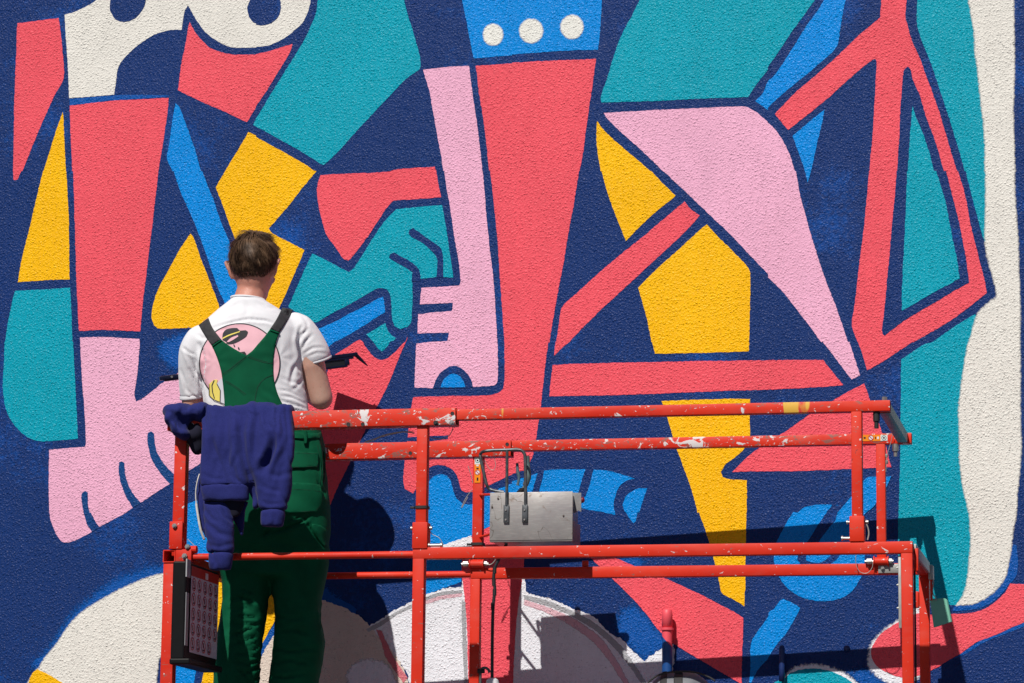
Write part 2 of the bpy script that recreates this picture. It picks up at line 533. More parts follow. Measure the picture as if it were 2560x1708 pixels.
MURAL = [
 ('coral', "coral sliver at the far left edge", 0, "00:160,212 535,165 550,260 575,480 583,715 500,870 330,1260 205,1568|10:195,0 160,75 140,84 125,78 122,0|00:120,1568 130,1000 148,450 155,240"),
 ('cream', "cream head shape with two round nostrils at the top left", 0, "00:592,135 700,105 800,55 880,0 960,-120 960,-400|01:520,-400 520,-150 500,0 495,30 475,110 430,200 350,280 250,355 130,410 0,432|00:2345,435 2150,437 2080,420 1960,360 1870,285 1810,200 1750,100 1720,48 1690,110 1665,275 1600,272 1530,280 1400,325 1290,395 1200,470 1130,540 1085,620 1060,770 1045,868 635,900 620,600 600,300"),
 ('navy', "navy oval nostril nearest the left", 1, "00:1010,0 1005,80 1025,135 1060,180 1115,200 1180,195 1250,160 1300,100 1325,50 1335,0 1310,-100 1170,-160 1030,-100"),
 ('navy', "navy oval nostril above the coral patch", 1, "00:2290,0 2265,70 2280,150 2320,205 2345,218|01:0,228 50,235 110,225 170,190 215,130 228,60 222,0 190,-100 60,-150|00:2320,-100"),
 ('mid', "middle blue strip under the cream chin", 0, "00:639,907 1047,875 1300,870 1545,872 1546,885 1300,905 1000,922 850,945 638,966"),
 ('coral', "coral cheek under the cream head", 0, "00:1737,205 1790,300 1850,370 1930,440 2050,485 2170,502 2345,500|01:0,495 100,475 230,435 335,402 310,480 190,680 90,840 0,975|00:2345,985 2262,1118 2000,1000 1750,890 1630,825 1665,570 1700,400 1725,250"),
 ('coral', "tall coral pillar on the left", 0, "00:637,970 1000,927 1545,897 1540,990 1500,1260 1450,1568|10:1450,0 1420,280 1380,620 1340,950 1310,1200 1290,1400 1285,1470 950,1455 722,1465 712,1280 700,980 690,700 682,350 668,0|00:660,1568 645,1200"),
 ('yellow', "tall narrow yellow triangle at the left", 0, "00:573,1025 580,1060 590,1300 605,1568|10:608,0 622,260 632,500 637,990 400,1000 163,1018 200,800 270,520 340,220 395,0|00:400,1568 480,1300"),
 ('teal', "teal block with a rounded corner at the left", 0, "10:135,1095 450,1080 640,1068 650,1200 665,1568|20:668,0 690,400 715,890 400,915 280,890 170,810 90,700 45,590 25,400 35,200 40,0|10:45,1568 80,1350 110,1200"),
 ('blue', "long bright blue stripe left of the painter's head", 0, "00:1608,945 1640,980 1700,1130 1780,1350 1840,1568|10:1850,0 1950,250 2030,480 2090,620 2150,800 2300,1250 2250,1400 2130,1420 2060,1215 2000,1080 1900,800 1800,520 1660,200 1590,0|00:1580,1568 1530,1450 1550,1330 1580,1100"),
 ('yellow', "yellow wedge behind the painter's head", 0, "00:2275,1210 2345,1240|01:0,1255 200,1365 440,1500 540,1568|11:555,0 420,160 280,340 115,525 150,570 445,722 400,830 300,1060 230,1215 140,1420 -20,1430|10:2420,1300 2300,1000 2250,860 2140,590 2100,480 2040,310 1975,150 2060,0|00:2060,1568 2200,1340"),
 ('yellow', "yellow rounded triangle beside the painter's shoulder", 0, "10:1747,567 1790,650 1830,770 1910,980 1960,1100 2010,1250 2070,1440 1780,1437 1600,1442 1460,1445 1410,1415 1388,1340 1400,1230 1450,1080 1530,930 1640,730"),
 ('pink', "big pink foot with rounded toes at the left", 0, "10:733,1525 950,1518 1278,1535 1280,1568|20:1282,0 1262,250 1230,490 1245,550 1320,510 1500,370 1600,310 1640,280 2000,160 2300,300 2300,820 1830,1120 1700,1205 1555,1305 1285,1478 1150,1568|30:1160,5 905,140 840,185 700,255 620,280 570,275 525,220 490,150 460,60 455,0|20:450,1568 445,1300 450,992 780,962 785,930 775,650 760,450 745,250 735,0"),
 ('deep', "dark line between the outer toes of the pink foot", 1, "20:745,1420 755,1382 780,1370 803,1385 805,1480 822,1568|30:835,5 870,80 912,142 842,187 800,120 770,20|20:765,1568 750,1480"),
 ('deep', "dark line between the middle toes of the pink foot", 1, "20:1085,1150 1090,1107 1115,1095 1140,1112 1145,1200 1175,1310 1230,1410 1292,1480 1217,1524 1160,1430 1110,1310 1090,1220"),
 ('deep', "dark line between the inner toes of the pink foot", 1, "20:1348,870 1358,832 1385,822 1410,842 1418,930 1445,1030 1510,1130 1592,1217 1590,1295 1557,1306 1480,1220 1400,1100 1360,980"),
 ('midS', "loose middle blue brush marks beside the painter's arm", 1, "10:1560,1530 1700,1480 1900,1500|20:1800,40 1700,260 1560,240 1460,120 1450,30"),
 ('teal', "large teal band slanting across the top middle", 0, "01:565,0 600,-200 1330,-200 1355,0 1390,130 1440,290 1500,510 1508,600 1495,635 1380,720 1240,860 1100,1010 950,1170 770,1370 660,1480 620,1512 590,1500 430,1400 150,1240 0,1160|00:2320,1145 2345,1090|01:0,1090 150,840 300,600 440,370 520,200 555,90"),
 ('blue', "bright blue cuff with three white dots at the top", 0, "01:1888,0 1850,-200|02:840,-200 825,0 820,100 800,350 785,455 400,470 0,500|01:2345,508 1995,535 1965,400 1930,210"),
 ('pink', "pink hand and forearm reaching down in the middle", 0, "01:1530,640 1740,615 1952,605 1960,700 1990,900 2030,1180 2075,1568|11:2078,0 2110,400 2140,700 2170,950 2190,1200 2205,1450 2210,1568|21:2212,0 2215,340 2205,380 2180,400 1990,418 1630,425 1452,420 1458,200 1468,20 1600,5 1755,-5|11:1765,1480 1480,1485 1485,1310 1795,1280 1802,1205 1500,1220 1515,1070 1865,1048 1875,1000 1860,850 1830,680 1800,480 1770,280 1740,120 1725,0|01:1715,1568 1690,1400 1640,1130 1590,850 1545,690"),
 ('navy', "navy arch cut into the wrist of the pink hand", 1, "21:1622,430 1645,360 1690,285 1750,240 1810,222 1870,240 1930,290 1970,350 1990,425"),
 ('blue', "small bright blue half circle under the navy arch", 2, "21:1690,420 1720,350 1770,305 1820,295 1870,320 1905,370 1920,418"),
 ('coral', "tall coral sleeve in the centre of the mural", 0, "01:2015,605 2345,580|02:0,575 400,555 770,540 755,650 725,870 690,1100 650,1400 620,1568|12:615,0 570,280 520,540 470,850 430,1060 390,1280 340,1568|22:332,0 300,250 270,550 245,720 215,920 185,1060 120,1180 60,1195 0,1210|21:2345,1215 2150,1310 2040,1362 1940,1382 1885,1365 1865,1310 1835,1220 1780,1160 1700,1130 1620,1140 1565,1175 1500,1290 1440,1390 1365,1350 1350,1260 1365,1060 1390,870 1420,620 1440,510 1700,500 2140,492 2230,465 2265,430 2278,300 2275,0|11:2275,1568 2240,1050 2200,500 2145,0|01:2135,1568 2090,1150 2050,900"),
 ('navy', "short navy bar behind the rails on the coral sleeve", 1, "21:1380,880 1500,870 1760,858 1758,890 1600,912 1380,912"),
 ('blue', "bright blue shape with an arch behind the control box", 0, "21:1480,1568 1500,1440 1560,1330 1600,1260 1650,1225 1700,1215 1750,1230 1785,1280 1810,1370 1840,1440 1900,1490 1980,1490 2070,1420 2180,1370 2345,1300|22:0,1280 235,1205 175,1420 175,1568|31:2345,40 2345,70 2080,160 1980,210 1900,500 1880,640 1700,705 1535,775 1440,760 1440,400 1480,100"),
 ('blue', "bright blue block above the control box", 0, "22:295,1185 400,1172 560,1170 672,1170 640,1270 610,1385 590,1480 240,1480 250,1385"),
 ('blue', "bright blue block right of the control box", 0, "22:750,1175 830,1178 950,1200 1050,1230 1125,1255 1050,1275 990,1320 950,1400 930,1500 945,1568|32:945,28 820,0|22:700,1540 620,1520 690,1370"),
 ('blue', "bright blue fang with a curved edge", 0, "22:1240,1342 1170,1345 1100,1370 1040,1420 1010,1500 1035,1568|32:1040,0 1075,60 1112,105 1130,90 1155,0|22:1165,1568 1200,1450"),
 ('coral', "coral shape pointing to the teal hand", 0, "11:590,35 800,25 1200,5|01:1300,1550 1635,1528|11:1650,0 1670,120 1695,238 1480,255 1260,270 1180,360 1050,560 940,710 870,800 845,820 800,800 730,700 650,590 605,460 575,320 558,200 565,110"),
 ('teal', "teal hand with two navy finger lines", 0, "11:1280,350 1500,325 1705,310 1730,450 1760,650 1790,850 1805,975 1715,970 1655,970 1505,985 1430,1000 1435,1180 1420,1380 1390,1425 1320,1448 1270,1420 1250,1370 1240,1240 1228,1130 1200,1085 1140,1072 1090,1085 950,1165 800,1250 650,1330 560,1385 520,1380 380,1300 295,1245 330,1170 400,1000 460,870 515,755 650,820 780,890 850,925 900,880 980,760 1080,600 1180,460"),
 ('navy', "upper navy finger line on the teal hand", 1, "11:1400,570 1405,540 1440,522 1520,580 1650,670 1700,720 1712,800 1715,975 1652,975 1660,860 1655,790 1600,720 1500,640 1420,600"),
 ('navy', "lower navy finger line on the teal hand", 1, "11:1222,790 1230,758 1265,745 1400,820 1470,870 1500,920 1507,1010 1425,1010 1430,925 1380,890 1240,810"),
 ('blue', "bright blue sleeve above the dark tool", 0, "11:1165,1150 1175,1200 1183,1290 1100,1340 1000,1410 850,1500 740,1560|21:720,5 640,60 500,120|11:400,1520 560,1450 700,1390 850,1310 1000,1235 1120,1165"),
 ('teal', "small teal cuff below the teal thumb", 0, "11:1010,1495 1080,1455 1185,1390 1200,1440 1240,1500 1282,1525 1262,1555|21:1235,0 1190,60 1155,92 1120,70 1080,10"),
 ('coral', "coral robe beside the painter's elbow", 0, "11:900,1568 950,1545 985,1568|21:990,30 1010,60 1070,130 1110,160 1155,170 1210,150 1290,80 1350,15|11:1370,1560 1390,1515|21:1375,0 1300,170 1230,350 1150,520 1080,650 960,900 870,1090 770,1290 660,1540 450,1560 350,1000 400,400 640,330 700,150 790,80 860,35"),
 ('teal', "wide teal band at the top right of the middle", 0, "02:1165,0 1230,-200|03:560,-200 430,0 330,140 200,320 80,500 0,610|02:2345,640 2250,760 2165,890 1750,905 1300,925 820,940 812,900 825,850 870,720 930,520 1000,330 1110,120"),
 ('blue', "bright blue stripe left of the coral cross", 0, "03:515,0 620,-200 760,-200 712,0 690,100 660,270 630,430 450,600 280,740 100,890 0,985|02:2345,1010 2230,925 2300,850|03:0,745 60,690 200,480 330,270 430,130"),
 ('coral', "coral forked frame at the upper right", 0, "03:1040,0 1050,-200 1285,-200 1270,0 1258,150 1275,220 1320,380 1390,530 1450,700 1560,1000 1650,1300 1730,1568|13:1740,0 1800,200 1860,500 1920,750 1980,980 2003,1112 1900,1200 1700,1350 1500,1470 1330,1568|23:1330,0 1150,120 1000,215 908,262 870,130 822,0|13:820,1568 770,1410 790,1250 830,900 885,450 925,0|03:930,1568 960,1200 975,950 990,680 998,560 985,537 960,545 850,630 700,760 550,900 350,1060 185,1190 60,1045 250,850 450,680 650,500 850,310 980,200 1028,160"),
 ('navy', "navy triangle inside the coral frame", 1, "03:1245,650 1280,610 1305,640 1330,740 1400,900 1450,1080 1530,1290 1610,1568|13:1630,0 1700,270 1770,560 1810,780 1835,950 1840,1020 1700,1100 1500,1220 1250,1370 1100,1480 1070,1508 1050,1490 1045,1440 1070,1240 1100,900 1140,450 1180,0|03:1185,1568 1220,900"),
 ('teal', "teal triangle inside the coral frame", 2, "03:1325,970 1350,1060 1430,1250 1490,1440 1520,1568|13:1540,0 1620,260 1680,560 1735,830 1757,985 1500,1120 1300,1240 1225,1280 1230,1000 1250,600 1265,250 1275,0|03:1280,1568 1300,1250"),
 ('blue', "small bright blue triangle below the coral arm", 0, "03:517,1005 490,1150 440,1360 395,1568|13:388,20 362,105 340,0|03:330,1540 270,1370 225,1250 350,1140"),
 ('pink', "long pink leg curving down to the right", 0, "02:840,1035 1300,1010 1700,990 2100,975 2150,980 2240,1030 2345,1120|03:0,1130 50,1170 130,1280 200,1420 245,1568|13:255,0 300,240 370,500 450,770 530,1000 640,1290 735,1568|23:745,0 790,150 842,310 768,348 700,260 600,130 500,0|13:490,1568 350,1380 220,1210 100,1070 0,975|12:2345,945 2200,790 2000,580 1800,390 1600,200 1400,10|02:1385,1568 1200,1390 1020,1230 900,1120 860,1070"),
 ('yellow', "yellow fin under the pink leg", 0, "02:780,1110 820,1165 900,1250 1050,1380 1180,1490 1265,1568|12:1275,0 1380,110 1497,225 1480,245 1300,390 1150,530 1043,640 960,430 880,220 820,0|02:810,1568 780,1370 772,1200"),
 ('coral', "slanting coral strut below the yellow fin", 0, "12:1580,278 1640,350 1720,405 1600,540 1400,730 1150,960 900,1190 700,1380 520,1568|22:530,0 460,60 385,130 398,0|12:405,1568 430,1400 462,1240 600,1110 800,930 1000,760 1200,600 1400,430"),
 ('yellow', "yellow pentagon in the middle right", 0, "12:1785,485 1850,560 2000,710 2160,880 2180,930 2180,1250 2172,1568|22:2168,90 1750,105 1307,113 1283,0|12:1278,1568 1230,1330 1155,1070 1300,920 1500,740 1700,560"),
 ('coral', "level coral bar below the yellow pentagon", 0, "22:372,215 700,200 1200,190 1800,178 2345,172|23:0,170 505,168 560,240 640,340 690,398 500,415 250,430 0,440|22:2345,440 2000,450 1500,470 1000,488 700,495 342,503 350,400"),
 ('coral', "coral triangle behind the right end of the rails", 0, "23:882,380 910,460 935,540 1010,730 1080,960 1127,1150 1000,1155 700,1170 300,1185 0,1190|22:2345,1190 2020,1195 2100,1110 2200,1020 2290,960|23:0,920 150,830 350,690 560,560 720,470"),
 ('yellow', "long yellow spike crossing behind the rails", 0, "22:1368,545 1600,535 2000,525 2180,527 2175,700 2178,900 2120,990 2030,1070 1960,1120 1915,1195 1930,1240 1980,1260 2152,1268 2150,1568|32:2147,0 2140,400 2135,700 2128,865 2040,810 1950,765 1915,730 1890,600 1840,400 1780,200 1712,0|22:1700,1568 1650,1380 1570,1150 1500,960 1420,690"),
 ('blue', "bright blue disc behind the right socket post", 0, "23:270,1568 330,1520 450,1495 600,1497 700,1510|33:700,0 800,40 870,180 890,330 870,540 790,700 690,780 560,815 420,810 280,770 170,690 95,580 55,450 60,330 110,210 170,100 230,0"),
 ('blue', "bright blue handle rising from the blue disc", 2, "23:910,1245 1000,1238 1128,1235 1080,1350 980,1500 900,1568|33:840,60 700,150 600,140 640,0|23:640,1568 720,1470 800,1380 880,1270"),
 ('navy', "navy band across the blue disc", 1, "23:590,1497 660,1505 760,1480|33:760,0 640,60 560,140 430,320 360,385 345,440 400,462 470,465 540,430 640,330 700,300 640,420 560,480 470,495 390,495 300,480 268,440 275,390 350,290 450,130 540,0"),
 ('blue', "slanting bright blue stripe below the blue disc", 0, "33:140,795 220,830 295,880 240,990 170,1110 90,1200 30,1290 0,1340|32:2345,1345 2260,1440 2190,1568 2150,1750 2160,1650 2180,1500 2183,1250 2200,1170 2260,1080 2345,960|33:0,925 60,880 110,810"),
 ('midS', "middle blue wash beside the coral slant", 0, "32:960,1050 1000,1160 1215,1365 1360,1265 1470,1215 1340,1085 1230,960 1120,860 1000,900"),
 ('coral', "coral slant behind the coral pipe", 1, "32:715,415 900,410 1120,495 1380,600 1650,720 1850,820 2000,900 2118,970 2115,1150 2105,1400 2105,1580 1950,1490 1750,1370 1480,1205 1340,1080 1250,960 1120,810 1000,690 900,590 800,500"),
 ('midS', "middle blue fringe above the coral slant", 0, "32:880,405 1060,405 1200,470 1150,500 1000,440"),
 ('teal', "teal background band at the right", 0, "03:1368,0 1375,-200 2060,-200 2060,1568|13:2060,0 2040,700 1985,650 1940,500 1880,270 1810,0|03:1800,1568 1750,1380 1680,1150 1600,900 1500,600 1400,350 1365,220"),
 ('teal', "teal background band at the lower right", 0, "13:1895,1310 1700,1430 1500,1568|23:1440,20 1220,165 1215,600 1210,1100 1195,1568|33:1195,0 1195,420 1250,560 1340,720 1400,790 1520,840 1660,850 1730,850 1850,780 1950,600 1950,0|23:1900,1400 1850,800 1900,300|13:1950,1400"),
 ('creamS', "tall cream band at the right with a sprayed edge", 1, "03:1835,0 1830,-200 2250,-200 2252,0 2258,300 2258,700 2248,1000 2258,1350 2260,1568|13:2258,0 2265,250 2290,600 2300,900 2310,1250 2308,1568|23:2308,0 2312,200 2312,600 2318,950 2310,1150 2290,1350 2275,1568|33:2275,0 2270,60 2245,180 2230,320 2210,450 2180,590 2130,670 2050,750 1950,815 1850,850 1715,855 1770,790 1810,690 1830,560 1840,430 1855,300 1850,150 1840,0|23:1835,1568 1810,1440 1780,1320 1765,1180 1752,1070 1755,950 1748,750 1745,600 1760,480 1780,330 1800,200 1832,0|13:1840,1568 1890,1380 1920,1300 2000,1220 2090,1150 2085,1080 2050,950 2000,760 1985,650 1990,500 1992,300 1990,0|03:1985,1568 1985,1350 1975,1150 1955,1000 1935,800 1915,620 1895,480 1885,300 1860,150"),
 ('whiteS', "rough white primer round the coral hand", 0, "33:1390,860 1330,900 1200,985 1100,1050 1000,1140 935,1230 918,1330 925,1430 990,1510 1070,1560 1240,1590 1400,1500 1500,1300 1400,1000"),
 ('coral', "coral hand reaching in at the lower right", 1, "33:2220,655 2345,660 2600,640 2600,900 2345,1010 2250,1050 2100,1120 1920,1190 1760,1300 1640,1370 1520,1440 1400,1490 1250,1520 1130,1490 1020,1430 960,1360 945,1270 980,1190 1040,1110 1130,1050 1230,990 1390,925 1500,940 1680,935 1800,930 1950,900 2060,840 2160,750 2200,690"),
 ('mid', "middle blue line under the cream band", 0, "33:1715,850 1850,850 1950,815 2050,750 2130,670 2180,590 2210,450 2235,300 2275,300 2290,480 2270,590 2190,690 2150,740 2050,830 1950,880 1800,905 1690,910"),
 ('mid', "middle blue line under the coral hand", 0, "33:1640,1375 1760,1303 1920,1192 2100,1122 2250,1052 2345,1012 2345,1050 2200,1110 2050,1160 1940,1220 1850,1280 1740,1330"),
 ('whiteS', "rough white primer round the teal arch", 0, "33:130,1540 220,1440 320,1405 400,1398 500,1405 620,1440 720,1490 830,1570 900,1650 60,1700"),
 ('teal', "teal arch at the bottom right", 1, "33:60,1560 150,1525 200,1480 300,1445 420,1435 540,1450 650,1490 740,1540 820,1610 850,1700 40,1700"),
 ('midS', "middle blue wash left of the coral hand", 0, "33:760,1470 900,1440 1000,1500 1080,1570 1060,1640 880,1640 820,1560"),
 ('creamS', "cream curve at the bottom left with a sprayed edge", 1, "30:1560,548 1500,560 1430,575 1330,605 1200,660 1050,730 930,800 800,880 680,980 590,1090 520,1200 430,1310 345,1435 300,1480 240,1600 230,1720 1400,1720 1430,1568 1450,1390 1480,1280 1500,1000 1580,700"),
 ('midS', "middle blue spray along the cream curve", 0, "30:1560,470 1400,500 1200,560 1000,650 800,800 640,950 540,1100 430,1260 300,1440 420,1400 560,1280 700,1060 900,900 1200,730 1560,640"),
 ('yellow', "yellow corner at the bottom left", 2, "30:345,1440 300,1470 260,1568 230,1720 780,1720 570,1568 470,1505"),
 ('blue', "bright blue leg behind the left lift posts", 0, "20:1680,1500 1800,1455 1950,1400 2050,1480 2000,1568|30:1960,200 1890,700 1850,1000 1800,1405 1775,1568 1750,1720 1500,1720 1540,1100 1600,400"),
 ('yellow', "yellow leg behind the painter", 0, "30:1845,1568 1880,1400 1960,900 2000,550 2080,300|31:-60,200 100,500 200,880 170,1000 110,1110 70,1200 -100,1500 -200,1720|30:1810,1720"),
 ('ochre', "beige primer circle behind the painter", 1, "31:50,1330 160,1130 330,900 460,810 620,810 780,870 950,960 1030,1045 1110,1130 1250,1290 1380,1500 1420,1720 -40,1720 0,1500"),
 ('midS', "middle blue fringe beside the beige circle", 0, "31:30,1330 150,1110 330,850 460,730 640,690 760,780 900,900 900,980 780,900 600,850 400,900 200,1130 60,1380"),
 ('white', "white primer circle behind the lift posts", 0, "31:1030,1045 1150,980 1280,890 1410,830 1535,765 1700,710 1885,690 1885,560 1960,560 1960,1720 1400,1720 1380,1480 1250,1290"),
 ('white', "white primer circle under the control box", 0, "31:1930,600|32:110,590 130,730 250,765 370,800 500,860 600,900 740,960 820,1040 930,1130 1000,1160 1080,1250 1215,1365 1360,1260 1480,1215 1480,1500 1420,1720|31:1930,1720"),
 ('greyS', "grey sketch line along the white circle", 1, "31:1000,1075 1150,1000 1280,915 1410,855 1535,790 1700,735 1885,715 1885,745 1700,765 1540,820 1420,880 1300,940 1170,1025 1030,1105"),
 ('pinkS', "pale pink sketch line inside the white circle", 1, "31:1540,815 1700,768 1885,745 1885,775 1700,800 1560,845"),
 ('greyS', "grey sketch line on the right of the white circle", 1, "32:110,760 250,790 370,830 560,910 740,1010 860,1100 1000,1230 1110,1380 1230,1560 1200,1590 1080,1420 960,1270 830,1140 700,1040 520,940 350,870 110,800"),
 ('pinkS', "pink sketch line inside the white circle", 1, "32:110,800 350,880 520,955 690,1060 820,1160 920,1300 1010,1450 1100,1620 1060,1640 960,1470 870,1340 760,1210 640,1110 480,1010 330,930 110,850"),
 ('coralS', "thin coral sketch line on the beige circle", 2, "31:1100,1080 1150,1090 1200,1200 1260,1330 1390,1520 1350,1568 1290,1480 1190,1330 1150,1200"),
 ('whiteS', "pale primer patch inside the beige circle", 2, "31:880,1400 1000,1350 1150,1370 1240,1450 1290,1600 850,1640 830,1500"),
 ('coral', "coral leg behind the black cable", 1, "31:1990,215 2080,160 2345,60|32:110,100 110,500 95,600 50,900 15,1400 5,1720|31:1945,1720 1930,1000 1900,700 1885,560 1890,400 1930,270"),
 ('greyS', "grey sketch line left of the coral leg", 2, "31:1885,820 1915,820 1925,1100 1940,1568 1910,1568 1890,1200"),
 ('white', "pale primer strip between the lift posts", 1, "31:1600,292 1700,302 1830,262 1975,212 1985,330 1600,345"),
]
SOFTW = {'creamS': .022, 'midS': .075, 'dotS': .022, 'whiteS': .03, 'greyS': .007, 'pinkS': .008, 'coralS': .007, 'tealS': .02, 'blueS': .02}
for key, label, layer, data in MURAL:
    paint(key, label, layer, data, soft=SOFTW.get(key, 0), rough=.004 if key in ('white', 'ochre') else 0)
for lab, (cx, cy, r1, r2) in {"white dot nearest the left on the blue cuff": (640 + 2170 * .2729, 318 * .2729, 25.5, 27.5), "white dot in the middle of the blue cuff": (1280 + 175 * .2729, 283 * .2729, 30, 30.5),
                      "white dot nearest the right on the blue cuff": (1280 + 550 * .2729, 246 * .2729, 29, 30)}.items():
    paint('dotS', lab, 1, disc(cx, cy, r1, r2), soft=.022)
# ------------------------------------------------------------------ ground
M_GROUND = plain("grey asphalt", (0.055, 0.055, 0.055, 1), .9, var=.3, vscale=12, bump=.004, bscale=120)
bm = bmesh.new()
add_box(bm, (-90, -120, -0.4), (90, 30, 0.0), 0)
tag(put("ground", bm, M_GROUND), kind="structure")

# ------------------------------------------------------------------ the lift
def worn_red(name, amt, scuff=0.3, yellow=False):
    k = NT(name)
    tc = k.n("TexCoord").outputs["Object"]
    base = k.mix(k.ramp(k.noise(tc, 4, 3), .3, .7), srgb(208, 38, 16), srgb(224, 52, 24))
    dust = k.ramp(k.noise(k.scale(tc, (3, 9, 9)), 2.2, 5, .65), .48, .78)
    base = k.mix(k.math('MULTIPLY', dust, .12 + amt * .42), base, srgb(204, 104, 94))
    g = k.ramp(k.noise(k.scale(tc, (1, 2.2, 2.2)), 24, 5, .7, .6), .66 - scuff * .12, .70 - scuff * .12)
    base = k.mix(k.math('MULTIPLY', g, .8), base, srgb(128, 100, 92))
    w1 = k.noise(k.scale(tc, (1, 1.2, 1.2)), 15, 4, .62, 1.2)
    w2 = k.noise(k.scale(tc, (1, 1.5, 1.5)), 62, 2, .5, .6)
    m = k.math('MAXIMUM', k.ramp(w1, .74 - amt * .17, .755 - amt * .17), k.math('MULTIPLY', k.ramp(w2, .73 - amt * .06, .745 - amt * .06), .9))
    base = k.mix(m, base, srgb(222, 214, 214))
    dk = k.ramp(k.noise(k.scale(tc, (1, 1, .8)), 19, 5, .7, 1.0), .685, .70)
    base = k.mix(k.math('MULTIPLY', dk, .85), base, srgb(62, 52, 62))
    if yellow:
        sx = k.n("SeparateXYZ"); k.l(tc, sx.inputs[0])
        y = k.ramp(k.noise(k.scale(tc, (3, 1, 1)), 2.4, 3, .5, .4), .60, .62)
        base = k.mix(y, base, srgb(226, 176, 70))
    k.l(base, k.b.inputs["Base Color"])
    k.b.inputs["Specular IOR Level"].default_value = .3
    rr = k.n("MapRange"); rr.inputs["To Min"].default_value = .42; rr.inputs["To Max"].default_value = .68
    k.l(k.noise(tc, 14, 3), rr.inputs["Value"]); k.l(rr.outputs[0], k.b.inputs["Roughness"])
    bn = k.n("Bump"); bn.inputs["Strength"].default_value = .5; bn.inputs["Distance"].default_value = .0012
    k.l(k.math('ADD', m, k.math('MULTIPLY', k.noise(tc, 45, 3), .5)), bn.inputs["Height"]); k.l(bn.outputs[0], k.b.inputs["Normal"])
    return k.m

RED_HEAVY = worn_red("red steel paint with many splashes", .85, .8)
RED_MID = worn_red("red steel paint with some splashes", .62, .6, True)
RED = worn_red("red steel paint", .30, .25)
RED_POST = worn_red("red post paint", .42, .3)
STEEL = plain("zinc plated steel", (.36, .35, .34, 1), .42, .7, .2, 60)
GALV = plain("grey plate steel", (.42, .44, .42, 1), .5, .4, .2, 20)
DARK = plain("black rubber", (.015, .015, .017, 1), .6)
WIRE = plain("lanyard wire", (.45, .43, .4, 1), .45, .6)
BLACKP = plain("black plastic", (.012, .013, .018, 1), .4)
ALU = plain("scratched aluminium sheet", (.33, .33, .33, 1), .42, .55, .25, 9, .0006, 40)
GREYP = plain("worn grey tube paint", (.10, .11, .12, 1), .38, .45, .5, 40)
STK_W = plain("white sticker film", (.75, .75, .75, 1), .35, var=.03)
STK_O = plain("orange sticker film", srgb(244, 140, 10), .35, var=.05)
STK_R = plain("red print ink", srgb(190, 30, 60), .4, var=.03)
STK_G = plain("green print ink", srgb(40, 140, 125), .4, var=.03)
STK_K = plain("black print ink", srgb(28, 28, 34), .4, var=.03)

lift = empty("scissor_lift", LMAT @ Matrix.Translation((-1.5, -WID / 2, -EYE - 1.2927)), "red paint-splashed scissor lift platform with a double row of guard rails", "scissor lift")
F = -WID           # front plane
def lput(name, bm, mat=RED, parent=None, label=None, ang=24):
    o = put(name, bm, mat, parent or lift, LMAT, label=label)
    smooth_by_angle(o, ang)
    return o
def lbox(name, a, b, mat=RED, bev=.003, parent=None, label=None):
    bm = bmesh.new(); add_box(bm, a, b, bev); return lput(name, bm, mat, parent, label)
def lhollow(name, a, b, mat, axis=0, label=None):
    bm = bmesh.new(); add_hollow(bm, a, b, .004, axis, .003); return lput(name, bm, mat, None, label)
def bolt(at, axis, r=.009, h=.008, parent=None, mat=None):
    a = Vector(at); d = Vector(axis)
    bm = bmesh.new(); add_cyl(bm, a - d * .004, a + d * h, r, r * .92, 6); add_cyl(bm, a + d * h * .5, a + d * (h + .004), r * .5, n=10)
    return lput("bolt", bm, mat or STEEL, parent)
def hole(at, axis, r=.007):
    a = Vector(at); d = Vector(axis)
    bm = bmesh.new()
    for k in range(18):
        t0, t1 = 2 * math.pi * k / 18, 2 * math.pi * (k + 1) / 18
        x, y = frame_along(d)
        q = [a + (x * math.cos(t) + y * math.sin(t)) * rr + d * z for t, rr, z in ((t0, r, .0012), (t1, r, .0012), (t1, r * .8, .0004), (t0, r * .8, .0004))]
        bm.faces.new([bm.verts.new(p) for p in q])
        bm.faces.new([bm.verts.new(p) for p in (q[3], q[2], a + d * .0004)])
    return lput("bolt_hole", bm, DARK)

# front guard rails
lhollow("top_rail", (-2.868, F - .012, .439), (-1.790, F + .052, .501), RED_HEAVY, label="thick front top rail tube covered in white splashes")
lhollow("top_rail", (-1.86, F, .4585), (-.236, F + .040, .4965), RED_MID, label="thin front top rail sliding out of the thick tube")
lbox("post", (-2.842, F - .001, -.02), (-2.798, F + .043, .442), RED_POST)
lbox("post", (-1.934, F, .06), (-1.895, F + .040, .4395), RED_POST)
lbox("post_socket", (-1.944, F - .006, -.005), (-1.888, F + .046, .090), RED)
lbox("post", (-1.942, F, -.635), (-1.900, F + .040, -.004), RED)
lhollow("mid_rail", (-1.9415, F - .001, -.0415), (-.163, F + .0405, -.0005), RED, label="square front middle rail")
bm = bmesh.new(); add_cyl(bm, (-2.80, F + .02, -.0235), (-1.935, F + .02, -.0235), .0128, n=18)
lput("mid_rail", bm, RED, label="round front middle rail in front of the painter")
lbox("post", (-.372, F, .05), (-.335, F + .040, .459), RED_POST)
lbox("post_socket", (-.380, F - .006, .0005), (-.329, F + .046, .090), RED)
lbox("post", (-.203, F + .0005, -.635), (-.163, F + .0395, -.0405), RED)
